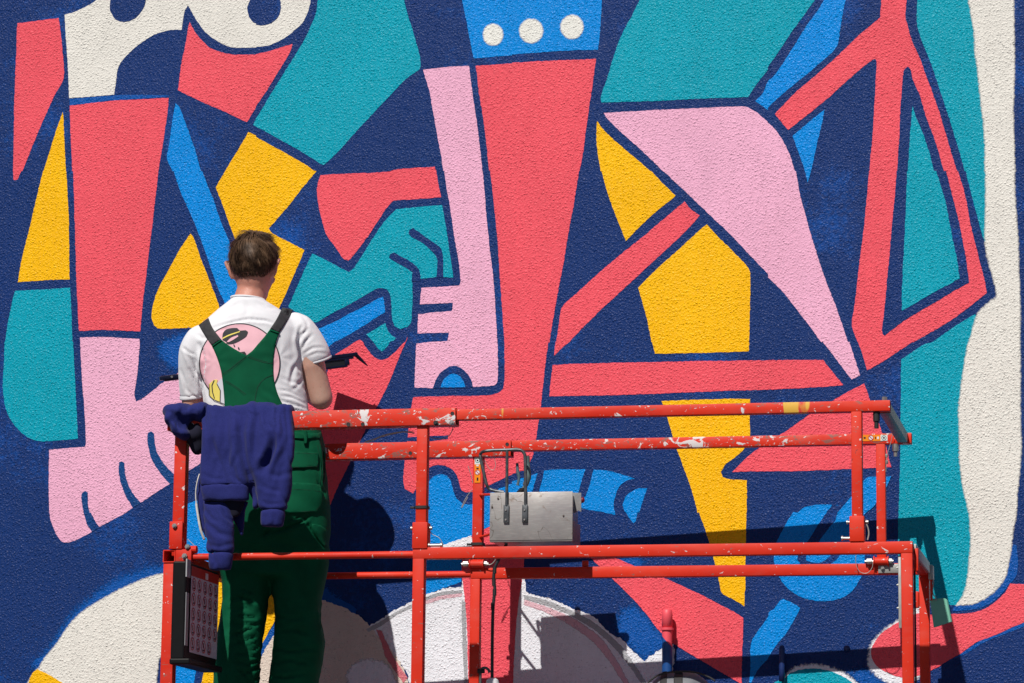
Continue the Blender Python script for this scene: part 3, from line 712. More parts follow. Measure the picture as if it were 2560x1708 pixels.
# left end
lhollow("side_rail", (-2.873, F - .004, -.044), (-2.826, .04, .002), RED, 1)
lhollow("side_rail", (-2.873, F - .004, .462), (-2.846, .04, .492), RED, 1)
lbox("post", (-2.872, F, -.635), (-2.826, F + .045, -.0445), RED)
lbox("hinge_bracket", (-2.825, F - .006, -.044), (-2.765, F + .04, .003), RED)
lbox("hinge_bracket", (-2.850, F - .010, .004), (-2.800, F - .0015, .105), RED, .003)
bolt((-2.789, F - .006, -.022), (0, -1, 0), .011)
bolt((-2.829, F - .010, .088), (0, -1, 0), .010)
bolt((-2.780, F - .004, .012), (0, -1, 0), .010)
bm = bmesh.new(); add_cyl(bm, (-2.785, F + .012, .003), (-2.750, F + .012, .003), .014); lput("hinge_barrel", bm, RED)
# back guard rails
lhollow("top_rail", (-2.868, -.010, .431), (-1.745, .050, .493), RED_HEAVY, label="thick rear top rail tube beside the wall")
lhollow("top_rail", (-1.80, .0, .4525), (-.225, .040, .4925), RED_HEAVY, label="thin rear top rail sliding out of the thick tube")
lbox("post", (-1.894, .001, .012), (-1.855, .039, .4315), RED_POST)
lbox("post", (-.357, .001, -.004), (-.323, .039, .453), RED)
bm = bmesh.new(); add_cyl(bm, (-2.83, .02, -.016), (-1.90, .02, -.016), .0128, n=18); lput("mid_rail", bm, RED, label="round rear middle rail")
lhollow("mid_rail", (-1.897, .0, -.035), (-.205, .0405, .006), RED, label="square rear middle rail")
lbox("post", (-1.899, .0005, -.635), (-1.861, .0395, -.0352), RED)
lbox("post", (-.203, .0005, -.635), (-.166, .0395, -.001), RED)
lbox("post", (-2.868, .0005, -.635), (-2.832, .0395, .4305), RED)
lbox("joint_plate", (-.352, -.006, -.031), (-.262, -.0005, .003), GALV, .002)
bolt((-.335, -.006, -.014), (0, -1, 0), .008)
# right end
lhollow("side_rail", (-.203, F + .041, -.041), (-.166, -.0005, -.0012), RED, 1)
lhollow("side_rail", (-.277, F + .041, .4555), (-.238, -.0005, .4935), plain("side rail grey", (.20, .21, .22, 1), .45, .4, .3, 12), 1, "grey side rail at the right end")  # this rail is coloured grey all over, unlike the red ones
bm = bmesh.new(); add_cyl(bm, (-.285, F + .02, .4585), (-.285, F + .02, .425), .012); add_cyl(bm, (-.285, F + .02, .43), (-.285, F + .02, .40), .008); lput("bolt", bm, DARK)
bm = bmesh.new(); add_cyl(bm, (-.285, .01, .452), (-.285, .01, .425), .012); add_cyl(bm, (-.285, .01, .43), (-.285, .01, .405), .007); lput("bolt", bm, STEEL)
bm = bmesh.new(); add_cyl(bm, (-.256, F + .02, .4965), (-.256, F + .02, .511), .010, n=6); lput("bolt", bm, STEEL)
lbox("hinge_plate", (-.214, F + .012, -.30), (-.2035, F + .03, -.05), GALV, .002)
for z in (-.09, -.15, -.23): bolt((-.2135, F + .02, z), (-1, 0, 0), .005, .003, None, GALV)
lbox("gate_stop", (-.1605, F + .044, -.10), (-.146, F + .07, -.02), RED, .004)
lbox("gate_frame", (-.1645, F + .06, -.5), (-.158, F + .068, -.06), DARK, .002)
lbox("rail_plate", (-.1655, F + .10, -.038), (-.158, -.05, .0015), GALV, .002)
lbox("latch_block", (-.1655, -.035, -.060), (-.148, .015, -.005), GALV, .004)
bm = bmesh.new(); add_cyl(bm, (-.156, -.02, -.060), (-.156, -.02, -.135), .005); lput("latch_bar", bm, RED)
lbox("latch_bracket", (-.2205, -.008, -.16), (-.2035, .02, -.10), RED, .003)
# socket pins, clevises and their lanyards
def pin(u, v, z, half, r=.0065):
    bm = bmesh.new(); add_cyl(bm, (u - half, v, z), (u + half, v, z), r, n=12); add_cyl(bm, (u - half, v, z), (u - half + .006, v, z), r * 1.5, n=12)
    add_cyl(bm, (u + half - .008, v, z), (u + half, v, z), r * 1.4, n=12)
    return lput("lock_pin", bm, STEEL)
pin(-1.916, F + .02, .071, .039, .005); pin(-.3545, F + .02, .071, .038, .005); pin(-1.862, F + .012, .008, .026, .006); pin(-.392, F + .015, .014, .018, .006)
def clevis(u, v, z):
    bm = bmesh.new()
    add_cyl(bm, (u - .026, v, z), (u + .026, v, z), .015, n=16)
    add_cyl(bm, (u - .028, v, z), (u - .024, v, z), .020, n=16); add_cyl(bm, (u + .024, v, z), (u + .028, v, z), .020, n=16)
    lput("hinge_barrel", bm, RED)
    bm = bmesh.new(); add_cyl(bm, (u - .06, v, z), (u + .045, v, z), .006, n=10); add_cyl(bm, (u - .052, v, z), (u - .034, v, z), .012, n=8); add_cyl(bm, (u + .03, v, z), (u + .04, v, z), .011, n=8)
    lput("lock_pin", bm, STEEL)
clevis(-1.872, -.006, .020); clevis(-.340, -.012, .012)
def wire(pxs, v, r=.0014, name="lanyard_wire"):
    pts = spline([on_lift(x, y, v) for x, y in pxs], 6)
    bm = bmesh.new(); add_tube(bm, pts, r, 6); return lput(name, bm, WIRE, ang=80)
wire([(911, 1106), (935, 1098), (965, 1087), (1005, 1080), (1036, 1083)], F + .06, .0026)
wire([(912, 1105), (930, 1104), (950, 1094), (1000, 1082), (1034, 1078)], F + .065, .0012)
wire([(1068, 1085), (1080, 1095), (1102, 1097), (1122, 1090), (1131, 1075), (1132, 1066)], F + .06, .0016)
wire([(1070, 1318), (1080, 1335), (1098, 1345), (1108, 1362)], F + .03)
wire([(1205, 1408), (1225, 1412), (1237, 1402), (1240, 1392)], -.02, .0018)
wire([(2140, 1385), (2140, 1410), (2150, 1430), (2168, 1433), (2180, 1420), (2182, 1405)], -.02, .0014)
wire([(2164, 1306), (2170, 1320), (2172, 1335), (2169, 1350)], F + .02, .003)
wire([(465, 1345), (480, 1358), (493, 1372)], F + .03, .0012)
wire([(1170, 1165), (1178, 1190), (1182, 1208)], .0, .0016); wire([(1180, 1225), (1165, 1245), (1154, 1268), (1158, 1264), (1170, 1243)], .0, .0016)
wire([(1212, 1150), (1222, 1170), (1234, 1175), (1239, 1160), (1232, 1135)], .0, .0012)
wire([(2232, 1085), (2226, 1110), (2220, 1130), (2216, 1150), (2215, 1180)], -.02, .0013)
for (x, y, v) in ((2216, 1140, -.015), (2217, 1155, -.015)):
    bm = bmesh.new(); add_ellipsoid(bm, on_lift(x, y, v), .006, .006, .009, n=10); lput("chain_ball", bm, STEEL)
# cable ties round the posts
for (u0, u1, v, z) in ((-1.936, -1.893, F, .145), (-1.896, -1.853, .0, .098)):
    bm = bmesh.new(); add_hollow(bm, (u0 - .003, v - .004, z - .005), (u1 + .003, v + .044, z + .005), .004, 2, .008)
    add_box(bm, (u0 - .018, v - .004, z - .006), (u0 - .003, v + .006, z + .002), .002); lput("cable_tie", bm, DARK)
# bolts and holes in the thick rails
for (x, y, kind) in ((1090, 1058, 0), (1130, 1057, 1), (871, 1061, 2), (907, 1061, 2), (1131, 1034, 2)):
    p = on_lift(x, y, F - .012)
    (bolt((p.x, p.y, p.z), (0, -1, 0), .010, .007, None, (DARK, STEEL)[kind]) if kind < 2 else hole((p.x, p.y, p.z), (0, -1, 0)))
for (x, y) in ((1026, 1133), (1268, 1111)):
    p = on_lift(x, y, -.010); hole((p.x, p.y, p.z), (0, -1, 0))
lbox("tube_lug", (-1.47, .01, .0065), (-1.445, .02, .03), RED, .004)
# stickers
def flat(name, pts, mat, parent, space=LMAT):
    bm = bmesh.new(); bm.faces.new([bm.verts.new(p) for p in pts]); return put(name, bm, mat, parent, space)
def on_post(x0, y0, x1, y1, v, lift_off):
    a = on_lift(x0, y0, v); b = on_lift(x1, y1, v)
    return [(a.x, v - lift_off, a.z), (b.x, v - lift_off, a.z), (b.x, v - lift_off, b.z), (a.x, v - lift_off, b.z)]
def ring(name, cx, cz, v, r, w, mat, parent, slash=False, sx=1.0):
    bm = bmesh.new(); n = 24
    A = [bm.verts.new((cx + r * sx * math.cos(2 * math.pi * k / n), v, cz + r * math.sin(2 * math.pi * k / n))) for k in range(n)]
    B = [bm.verts.new((cx + (r - w) * sx * math.cos(2 * math.pi * k / n), v, cz + (r - w) * math.sin(2 * math.pi * k / n))) for k in range(n)]
    for k in range(n): bm.faces.new((A[k], A[(k + 1) % n], B[(k + 1) % n], B[k]))
    if slash:
        d = (r - w * .4) * .72; t = w * .45
        bm.faces.new([bm.verts.new(p) for p in ((cx - d - t, v, cz + d - t), (cx - d + t, v, cz + d + t), (cx + d + t, v, cz - d + t), (cx + d - t, v, cz - d - t))])
    return put(name, bm, mat, parent, LMAT)
def sticker(kind, box, v):
    st = flat("sticker", on_post(*box, v, .0012), STK_O, lift)
    x0, y0, x1, y1 = box
    vert = kind == 'v'
    def sub(f0, f1, mat, name, off, inset=.06):
        if vert: bx = (x0 + (x1 - x0) * inset, y0 + (y1 - y0) * f0, x1 - (x1 - x0) * inset, y0 + (y1 - y0) * f1)
        else: bx = (x0 + (x1 - x0) * f0, y0 + (y1 - y0) * inset, x0 + (x1 - x0) * f1, y1 - (y1 - y0) * inset)
        return flat(name, on_post(*bx, v, off), mat, st)
    def rnd(f, mat, slash, frac):
        cx, cy = ((x0 + x1) / 2, y0 + (y1 - y0) * f) if vert else (x0 + (x1 - x0) * f, (y0 + y1) / 2)
        p = on_lift(cx, cy, v)
        r = (on_lift(x1, cy, v).x - on_lift(x0, cy, v).x) * frac if vert else (on_lift(cx, y0, v).z - on_lift(cx, y1, v).z) * frac
        if slash:
            bm = bmesh.new(); bm.faces.new([bm.verts.new((p.x + r * math.cos(t * .2618), v - .0017, p.z + r * math.sin(t * .2618))) for t in range(24)])
            put("sign_ground", bm, STK_W, st, LMAT)
        ring("prohibition_sign" if slash else "instruction_sign", p.x, p.z, v - .0022, r, r * .22, mat, st, slash)
        return p, r
    if vert:
        sub(0, .28, STK_W, "label_patch", .0016, 0); rnd(.13, STK_G, False, .42); rnd(.60, STK_R, True, .46)
        sub(.42, .47, STK_K, "figure_print", .002, .3); sub(.80, .92, STK_K, "figure_print", .002, .36); sub(.1, .16, STK_K, "figure_print", .002, .36)
        sub(.30, .36, STK_W, "figure_print", .002, .3)
    else:
        sub(.72, 1, STK_W, "label_patch", .0016, 0); rnd(.855, STK_G, False, .44); rnd(.34, STK_R, True, .48)
        sub(.05, .13, STK_K, "figure_print", .002, .36); sub(.50, .54, STK_K, "figure_print", .002, .3); sub(.58, .66, STK_W, "figure_print", .002, .28); sub(.82, .89, STK_K, "figure_print", .002, .36)
sticker('v', (1187, 1143, 1201, 1207), .0)
sticker('h', (2156, 1088, 2219, 1102), .0)
# floor of the platform, folding arms and chassis below the picture
lbox("deck", (-2.873, F, -.665), (-.163, .04, -.635), plain("steel deck plate", (.2, .2, .2, 1), .5, .5), .003)
for a, b in (((-2.825, F + .01, -.634), (-.204, F + .018, -.555)), ((-2.83, .02, -.634), (-.204, .028, -.555))): lbox("toe_board", a, b, RED, .003)
G0 = -EYE - 1.2927
for k in range(3):
    z0 = G0 + .62 + k * .53; z1 = z0 + .53
    for v in (F + .1, -.10):
        for (ua, ub) in ((-2.55, -.85), (-.85, -2.55)):
            off = 0 if ua < ub else .045
            bm = bmesh.new()
            d = Vector((ub - ua, 0, z1 - z0)); L = d.length
            Mx = Matrix.Translation(((ua + ub) / 2, v + off, (z0 + z1) / 2)) @ Matrix.Rotation(-math.atan2(d.z, d.x), 4, 'Y')
            add_box(bm, (-L / 2, -.02, -.045), (L / 2, .02, .045), .004, Mx)
            lput("scissor_arm", bm, RED)
lbox("chassis", (-2.7, F + .03, G0 + .16), (-.75, -.01, G0 + .6), RED, .02)
for u in (-2.45, -1.0):
    for v in (F - .03, .045):
        bm = bmesh.new(); add_cyl(bm, (u, v - .05, G0 + .17), (u, v + .05, G0 + .17), .17, n=28); lput("wheel", bm, DARK)

# ------------------------------------------------------------------ control box hung on the rear rails
VB = -.19
o0 = LMAT @ Vector((-1.5, -.1, .02))
cbox = empty("control_box", LMAT @ Matrix.Translation((-1.5, -.1, .02)), "scratched silver control box with grey tube guards hanging inside the rear rails", "control box")
a = on_lift(1225, 1232, VB); b = on_lift(1431, 1349, VB)
def cput(name, bm, mat, label=None, parent=None):
    o = put(name, bm, mat, parent or cbox, LMAT, label=label); return smooth_by_angle(o)
def worn_alu():
    k = NT("worn aluminium cover")
    tc = k.n("TexCoord").outputs["Object"]
    c = k.mix(k.ramp(k.noise(tc, 7, 4, .6), .3, .7), (.30, .28, .285, 1), (.40, .39, .37, 1))
    br = k.noise(k.scale(tc, (3, 1, 26)), 9, 4, .6)
    c = k.mix(k.math('MULTIPLY', k.ramp(br, .5, .8), .35), c, (.66, .66, .64, 1))
    st = k.ramp(k.noise(tc, 11, 6, .68, 1.4), .60, .66)
    c = k.mix(k.math('MULTIPLY', st, .75), c, (.20, .14, .11, 1))
    ln = k.math('ABSOLUTE', k.math('SUBTRACT', k.noise(tc, 6, 3, .5, .8), .5))
    c = k.mix(k.math('MULTIPLY', k.ramp(ln, .006, .002), .7), c, (.12, .1, .08, 1))
    k.l(c, k.b.inputs["Base Color"]); k.b.inputs["Metallic"].default_value = .35; k.b.inputs["Roughness"].default_value = .45
    bn = k.n("Bump"); bn.inputs["Distance"].default_value = .002; k.l(k.noise(tc, 9, 3), bn.inputs["Height"]); k.l(bn.outputs[0], k.b.inputs["Normal"])
    return k.m
ALUW = worn_alu()
bm = bmesh.new(); add_box(bm, (a.x, VB, b.z), (b.x, VB + .004, a.z), .0015); add_box(bm, (a.x, VB + .003, b.z - .006), (b.x, VB + .02, b.z + .004), .003)
cput("cover_plate", bm, ALUW)
bm = bmesh.new(); add_box(bm, (a.x + .004, VB + .0045, b.z - .004), (b.x - .012, -.012, a.z - .004), .004); cput("housing", bm, ALU)
bm = bmesh.new()
q = [on_lift(x, y, VB + .09) for x, y in ((1432, 1232), (1453, 1232), (1453, 1280), (1446, 1276), (1438, 1282), (1432, 1283))]
f = bm.faces.new([bm.verts.new(p) for p in q]); g = bmesh.ops.extrude_face_region(bm, geom=[f])
bmesh.ops.translate(bm, vec=(0, .004, 0), verts=[v for v in g['geom'] if isinstance(v, bmesh.types.BMVert)])
cput("side_flange", bm, ALU)
bm = bmesh.new(); add_box(bm, (b.x - .010, VB + .012, b.z - .004), (b.x - .002, -.014, b.z + .075), .003); cput("shaded_side", bm, plain("shade-dark box side", (.22, .19, .22, 1), .5, .2))  # shade of the box's right face put into a dark purple grey
def box_px(x, y): return (1150 + x / 4.9, 1080 + y / 4.9)
def tube_cb(pts, v, r, name="guard_tube"):
    P = [on_lift(*box_px(x, y), v if not isinstance(v, list) else v[i]) for i, (x, y) in enumerate(pts)]
    bm = bmesh.new(); add_tube(bm, spline(P, 5), r, 12); return cput(name, bm, GREYP)
tube_cb([(540, 738), (470, 730), (400, 715), (352, 690), (322, 630), (285, 470), (252, 320), (252, 270), (290, 240), (400, 226), (550, 222), (700, 218), (765, 235), (798, 300), (803, 420), (802, 560), (803, 700), (803, 900)],
        [VB + .03] * 4 + [VB + .02] * 4 + [VB - .004] * 10, .0062)
tube_cb([(577, 228), (576, 400), (574, 650), (571, 905)], VB - .006, .0058)
for x0, x1 in ((538, 603), (766, 832)):
    p = on_lift(*box_px(x0, 895), VB); r = on_lift(*box_px(x1, 1115), VB)
    bm = bmesh.new(); add_box(bm, (p.x, VB - .009, r.z), (r.x, VB - .0008, p.z), .002); pl = cput("tube_foot", bm, GREYP)
    for y in (962, 1080):
        s = on_lift(*box_px((x0 + x1) / 2 - 3, y), VB); bm = bmesh.new(); add_cyl(bm, (s.x, VB - .0088, s.z), (s.x, VB - .013, s.z), .0045, .003, 12); cput("screw", bm, STEEL, parent=pl)
for (x, y) in ((466, 815), (393, 920), (1268, 1026)):
    s = on_lift(*box_px(x, y), VB); bm = bmesh.new(); add_cyl(bm, (s.x, VB + .001, s.z), (s.x, VB - .004, s.z), .004, .003, 10); cput("screw", bm, plain("dull screw", (.12, .1, .09, 1), .5, .5))
# joystick behind the guard
bm = bmesh.new()
P = [on_lift(*box_px(x, y), VB + .06) for x, y in ((815, 300), (820, 420), (830, 560), (800, 650), (770, 700))]
add_tube(bm, spline(P, 4), [.012] * 5 + [.013] * 4 + [.011] * 4 + [.006] * 4, 14)
joy = cput("joystick", bm, plain("worn teal grey grip", srgb(96, 116, 118), .55, 0, .35, 30))
bm = bmesh.new()
for k in range(4):
    p = on_lift(*box_px(765 - 8 * k, 690 + 18 * k), VB + .06); add_cyl(bm, (p.x, p.y, p.z), (p.x, p.y, p.z - .003), .012 + .002 * k, n=14)
cput("rubber_boot", bm, DARK, parent=joy)
bm = bmesh.new(); P = [on_lift(*box_px(x, y), VB + .045) for x, y in ((700, 385), (706, 480), (722, 560), (705, 655))]
add_tube(bm, spline(P, 4), [.0055] * 4 + [.0065] * 4 + [.005] * 4 + [.006], 10); cput("trigger_lever", bm, plain("worn blue grey lever", srgb(88, 112, 124), .5, .2, .3), parent=joy)
bm = bmesh.new(); p = on_lift(*box_px(1500, 835), VB + .10); add_ellipsoid(bm, p, .009, .011, .011, n=14); cput("stop_button", bm, plain("dark red button", srgb(120, 22, 40), .35))
for y in (772, 1290):
    bm = bmesh.new(); p = on_lift(*box_px(245, y), .005); r = on_lift(*box_px(375, y - (5 if y < 900 else 40)), VB + .1); add_cyl(bm, p, r, .005, n=10)
    cput("hanger_rod", bm, RED)
# cable from the box down past the rails
bm = bmesh.new()
P = [on_lift(1180 + x / 3.264, 1380 + y / 3.264, v) for x, y, v in ((285, -75, -.10), (262, -20, -.11), (226, 45, -.12), (188, 130, -.12), (176, 230, -.12), (186, 300, -.12), (172, 460, -.12), (166, 700, -.12), (164, 1071, -.12), (164, 1250, -.12))]
add_tube(bm, spline(P, 6), .0062, 10); cput("power_cable", bm, plain("black ribbed cable", (.02, .02, .023, 1), .45, 0, .4, 60, .001, 120))
for (x, y) in ((184, 150), (179, 250), (184, 330), (170, 440)):
    p = on_lift(1180 + x / 3.264, 1380 + y / 3.264, -.12); bm = bmesh.new(); add_cyl(bm, (p.x, p.y, p.z - .012), (p.x, p.y, p.z + .012), .0075, n=12); cput("tape_wrap", bm, DARK)

# ------------------------------------------------------------------ manual case with its sheet of signs at the left end
mcase = empty("manual_case", LMAT @ Matrix.Translation((-2.81, -.5, -.3)), "black document case with a sheet of prohibition signs inside the left end rails", "document case")
# the sheet hangs on the left end facing inwards
UC = -2.735
def on_end(px, py):
    p = on_plane(px, py, LMAT @ Vector((UC, 0, 0)), LU); return LINV @ p
def mpx(x, y): return (390 + x / 4.781, 1380 + y / 4.781)
c0 = on_end(*mpx(425, 165)); c1 = on_end(*mpx(752, 240)); c2 = on_end(*mpx(740, 1278)); c3 = on_end(*mpx(425, 1215))
v0, v1 = c0.y, c1.y; zt = c0.z; zb = (c2.z + c3.z) / 2
CASE = plain("black case plastic", (.006, .006, .007, 1), .5, spec=.15)
bm = bmesh.new(); add_box(bm, (UC - .055, v0 - .05, zb - .03), (UC - .004, v1 + .01, zt + .012), .006); put("case", bm, CASE, mcase, LMAT)
bm = bmesh.new(); add_box(bm, (UC - .057, v0 - .055, zb - .048), (UC + .02, v1 + .012, zb - .026), .006); put("case_lip", bm, CASE, mcase, LMAT)
bm = bmesh.new(); add_box(bm, (UC - .006, v0 - .045, zb + .02), (UC - .002, v0 - .012, zt - .10), .001); put("clear_strip", bm, plain("cloudy plastic", (.3, .3, .32, 1), .3), mcase, LMAT)
bm = bmesh.new(); add_box(bm, (UC - .006, v0 - .05, zt - .045), (UC - .001, v0 - .005, zt + .02), .001); put("hanger_tab", bm, plain("grey tab", (.4, .4, .42, 1), .4), mcase, LMAT)
def quad_end(name, va, vb, za, zb_, off, mat, parent):
    bm = bmesh.new(); bm.faces.new([bm.verts.new(p) for p in ((UC + off, va, za), (UC + off, vb, za), (UC + off, vb, zb_), (UC + off, va, zb_))])
    return put(name, bm, mat, parent, LMAT)
sheet = quad_end("instruction_sheet", v0, v1, zt, zb, .000, plain("white printed sheet", (.62, .60, .66, 1), .4, var=.05), mcase)
hd = zt - (zt - zb) * .115
quad_end("red_header", v0, v1, zt, hd, .0008, plain("red header print", srgb(186, 40, 30), .4, var=.05), sheet)
quad_end("header_mark", v0 + (v1 - v0) * .50, v0 + (v1 - v0) * .60, zt - (zt - hd) * .25, hd + (zt - hd) * .1, .0012, STK_W, sheet)
ring_me = None
cw = (v1 - v0) / 5; ch = (hd - zb) / 5.15
bm = bmesh.new(); n = 22; ro = min(cw, ch) * .45
for k in range(n):
    t0, t1 = 2 * math.pi * k / n, 2 * math.pi * (k + 1) / n
    bm.faces.new([bm.verts.new((0, r * math.cos(t), r * math.sin(t))) for t, r in ((t0, ro), (t1, ro), (t1, ro * .84), (t0, ro * .84))])
d = ro * .62
bm.faces.new([bm.verts.new(p) for p in ((0, -d - .0012, d - .0012), (0, -d + .0012, d + .0012), (0, d + .0012, -d + .0012), (0, d - .0012, -d - .0012))])
nr = len(bm.faces)
def blob(pts):
    bm.faces.new([bm.verts.new((-.0003, y * ro, z * ro)) for y, z in pts])
blob([(-.18, .5), (.05, .6), (.16, .45), (.05, .3), (-.15, .3)]); blob([(-.2, .26), (.2, .26), (.28, -.2), (.02, -.1), (-.22, -.25)]); blob([(-.4, -.45), (.42, -.45), (.36, -.66), (-.34, -.66)])
me = bpy.data.meshes.new("prohibition_sign")
bmesh.ops.recalc_face_normals(bm, faces=bm.faces[:])
bm.to_mesh(me); bm.free()
me.materials.append(STK_R); me.materials.append(STK_K)
for i, p in enumerate(me.polygons): p.material_index = 0 if i < nr else 1
for r_ in range(5):
    for c_ in range(5):
        if r_ == 4 and c_ == 4: continue
        o = bpy.data.objects.new("prohibition_sign", me); link(o, sheet)
        w = LMAT @ Vector((UC + .0015, v0 + cw * (c_ + .5), hd - ch * (r_ + .55)))
        o.location = world_of(mcase).inverted() @ w
# ------------------------------------------------------------------ things on the wall
def wall_at(px, py, off):
    return on_wall(px, py, off)
M_PIPE_C = plain("coral painted pipe", srgb(236, 84, 98), .5, var=.04, vscale=20)
M_PIPE_B = plain("blue painted pipe", srgb(20, 74, 140), .45, var=.35, vscale=14)
M_PIPE_N = plain("navy painted metal", srgb(24, 48, 104), .4, var=.2, vscale=30)
pa = wall_at(1668, 1523, .045); pm_ = wall_at(1668, 1572, .045); pj = wall_at(1668, 1600, .045); pb = wall_at(1668, 1760, .045)
pipe = empty("vent_pipe", Matrix.Translation((pa.x, -.045, pb.z)), "upright pipe on the wall with a coral painted cap and a blue lower length", "pipe")
X0 = pa.x
bm = bmesh.new()
add_tube(bm, [(X0, -.045, pa.z), (X0, -.045, pa.z - .006), (X0, -.045, pa.z - .02), (X0, -.045, pm_.z)], [.0135, .0185, .0205, .0205], 24)
put("cap", bm, M_PIPE_C, pipe, smooth=True)
bm = bmesh.new()
add_tube(bm, [(X0, -.045, pm_.z + .004), (X0, -.045, pm_.z + .003), (X0, -.045, pm_.z - .006), (X0, -.045, pm_.z - .007)], [.018, .0255, .0255, .018], 24)
smooth_by_angle(put("collar", bm, M_PIPE_C, pipe))
# the mural's coral edge crosses the pipe on a slant: each ring of the shaft is cut where the colour changes
def shaft(lo, hi, name, mat):
    bm = bmesh.new(); n = 24; A = []; B = []
    for k in range(n):
        t = 2 * math.pi * k / n; x = math.cos(t) * .0195; y = math.sin(t) * .0195
        A.append(bm.verts.new((X0 + x, -.045 + y, hi(x)))); B.append(bm.verts.new((X0 + x, -.045 + y, lo(x))))
    for k in range(n): bm.faces.new((A[k], A[(k + 1) % n], B[(k + 1) % n], B[k]))
    bm.faces.new(A); bm.faces.new(B)
    return smooth_by_angle(put(name, bm, mat, pipe))
cut = lambda x: pj.z - .005 - x * 1.1
shaft(cut, lambda x: pm_.z - .006, "upper_shaft", M_PIPE_C)
shaft(lambda x: 0.0, lambda x: cut(x) - .0002, "lower_shaft", M_PIPE_B)
for z in (pj.z - .03, pj.z - .9):
    bm = bmesh.new(); add_box(bm, (X0 - .008, -.028, z - .008), (X0 + .008, .004, z + .008), .002); put("wall_clip", bm, M_PIPE_B, pipe)
p = wall_at(1954.5, 1613, .03); q = wall_at(1954.5, 1704, .03)
rod = bmesh.new(); add_tube(rod, [(p.x, -.03, p.z), (p.x, -.03, p.z - .004), (p.x, -.03, p.z - .014), (p.x, -.03, q.z + .05), (p.x, -.03, q.z)], [.004, .009, .0115, .0115, .0115], 16)
add_box(rod, (p.x - .006, -.03, q.z + .04), (p.x + .006, .004, q.z + .055), .002)
tag(put("wall_rod", rod, M_PIPE_N, smooth=True), "short round ended rod on the wall painted navy above the teal arch", "rod")
p = wall_at(2117, 1621, .006)
kb = bmesh.new(); add_ellipsoid(kb, p, .0125, .014, .0135, n=16)
tag(put("wall_plug", kb, M_PIPE_N, smooth=True), "small round navy plug on the wall left of the coral hand", "plug")

# ------------------------------------------------------------------ the painter
F_H = Vector((-math.sin(PSI), math.cos(PSI), 0)); R_H = Vector((math.cos(PSI), math.sin(PSI), 0)); Z = Vector((0, 0, 1))
PM = LMAT @ Vector((-2.36, -.165, 0))
DECK_Z = LORG.z - .635
def MP(px, py, d=0.0):
    return on_plane(px, py, PM + F_H * d, F_H)
foot = MP(655, 1700); PX = foot.x
person = empty("person", Matrix.Translation((foot.x, foot.y, DECK_Z)), "painter in a white T-shirt and green bib overalls with his back turned on the lift", "person")
A1 = lambda x, y: (400 + x / 3.2673, 560 + y / 3.2673)     # close views of the photograph -> photograph pixels
A2 = lambda x, y: (390 + x / 3.4085, 980 + y / 3.4085)
A3 = lambda x, y: (390 + x / 4.781, 1380 + y / 4.781)

def loft(bm, rows, n=28, sq=2.4):
    """rows: (px left, px right, py, depth, centre depth) -> closed tube"""
    rings = []
    for xl, xr, py, dep, dc in rows:
        a = MP(xl, py, dc); b = MP(xr, py, dc); c = (a + b) / 2; hw = (b - a).length / 2
        ring = []
        for k in range(n):
            t = 2 * math.pi * k / n
            ct, st = math.cos(t), math.sin(t)
            x = math.copysign(abs(ct) ** (2 / sq), ct); y = math.copysign(abs(st) ** (2 / sq), st)
            ring.append(bm.verts.new(c + R_H * x * hw + F_H * y * dep / 2))
        rings.append(ring)
    for a, b in zip(rings, rings[1:]):
        for k in range(n): bm.faces.new((a[k], a[(k + 1) % n], b[(k + 1) % n], b[k]))
    bm.faces.new(rings[0]); bm.faces.new(rings[-1])

SKIN = NT("sun-flushed skin")
tc = SKIN.n("TexCoord").outputs["Object"]
sx = SKIN.n("SeparateXYZ"); SKIN.l(tc, sx.inputs[0])
fl = SKIN.noise(tc, 14, 4, .6)
c = SKIN.mix(SKIN.ramp(fl, .3, .7), (.56, .33, .25, 1), (.64, .41, .32, 1))
c = SKIN.mix(SKIN.math('MULTIPLY', SKIN.ramp(sx.outputs["Z"], 1.44, 1.52), .75), c, (.52, .20, .14, 1))
c = SKIN.mix(SKIN.math('MULTIPLY', SKIN.ramp(SKIN.noise(tc, 5, 3), .42, .62), .35), c, (.60, .27, .21, 1))
c = SKIN.mix(SKIN.math('MULTIPLY', SKIN.ramp(SKIN.noise(tc, 160, 2), .66, .72), .35), c, (.36, .16, .10, 1))
SKIN.l(c, SKIN.b.inputs["Base Color"]); SKIN.b.inputs["Roughness"].default_value = .5
SKIN.b.inputs["Subsurface Weight"].default_value = .12; SKIN.b.inputs["Subsurface Radius"].default_value = (.012, .004, .002)
sb = SKIN.n("Bump"); sb.inputs["Distance"].default_value = .0008; SKIN.l(SKIN.noise(tc, 240, 3), sb.inputs["Height"]); SKIN.l(sb.outputs[0], SKIN.b.inputs["Normal"])

# --- body: one continuous surface
bm = bmesh.new()
hc = MP(*A1(766, 292), .02)                                     # middle of the skull
tilt = math.radians(8)
hz = (Z * math.cos(tilt) + F_H * math.sin(tilt)).normalized(); hf = (F_H * math.cos(tilt) - Z * math.sin(tilt)).normalized()
yaw = math.radians(-10); hr = (R_H * math.cos(yaw) + hf * math.sin(yaw)).normalized(); hf = hz.cross(hr).normalized()
HA = (hr, hf, hz)
def hp(x, y, z): return hc + hr * x + hf * y + hz * z
add_ellipsoid(bm, hp(0, 0, 0), .089, .106, .105, HA)
add_ellipsoid(bm, hp(0, .018, -.058), .074, .084, .092, HA)
add_ellipsoid(bm, hp(0, .054, -.118), .048, .048, .042, HA)     # jaw and chin
add_capsule(bm, hp(0, .094, -.03), hp(0, .116, -.066), .010, .014)   # nose
add_ellipsoid(bm, hp(0, .092, -.100), .027, .014, .012, HA)     # lips
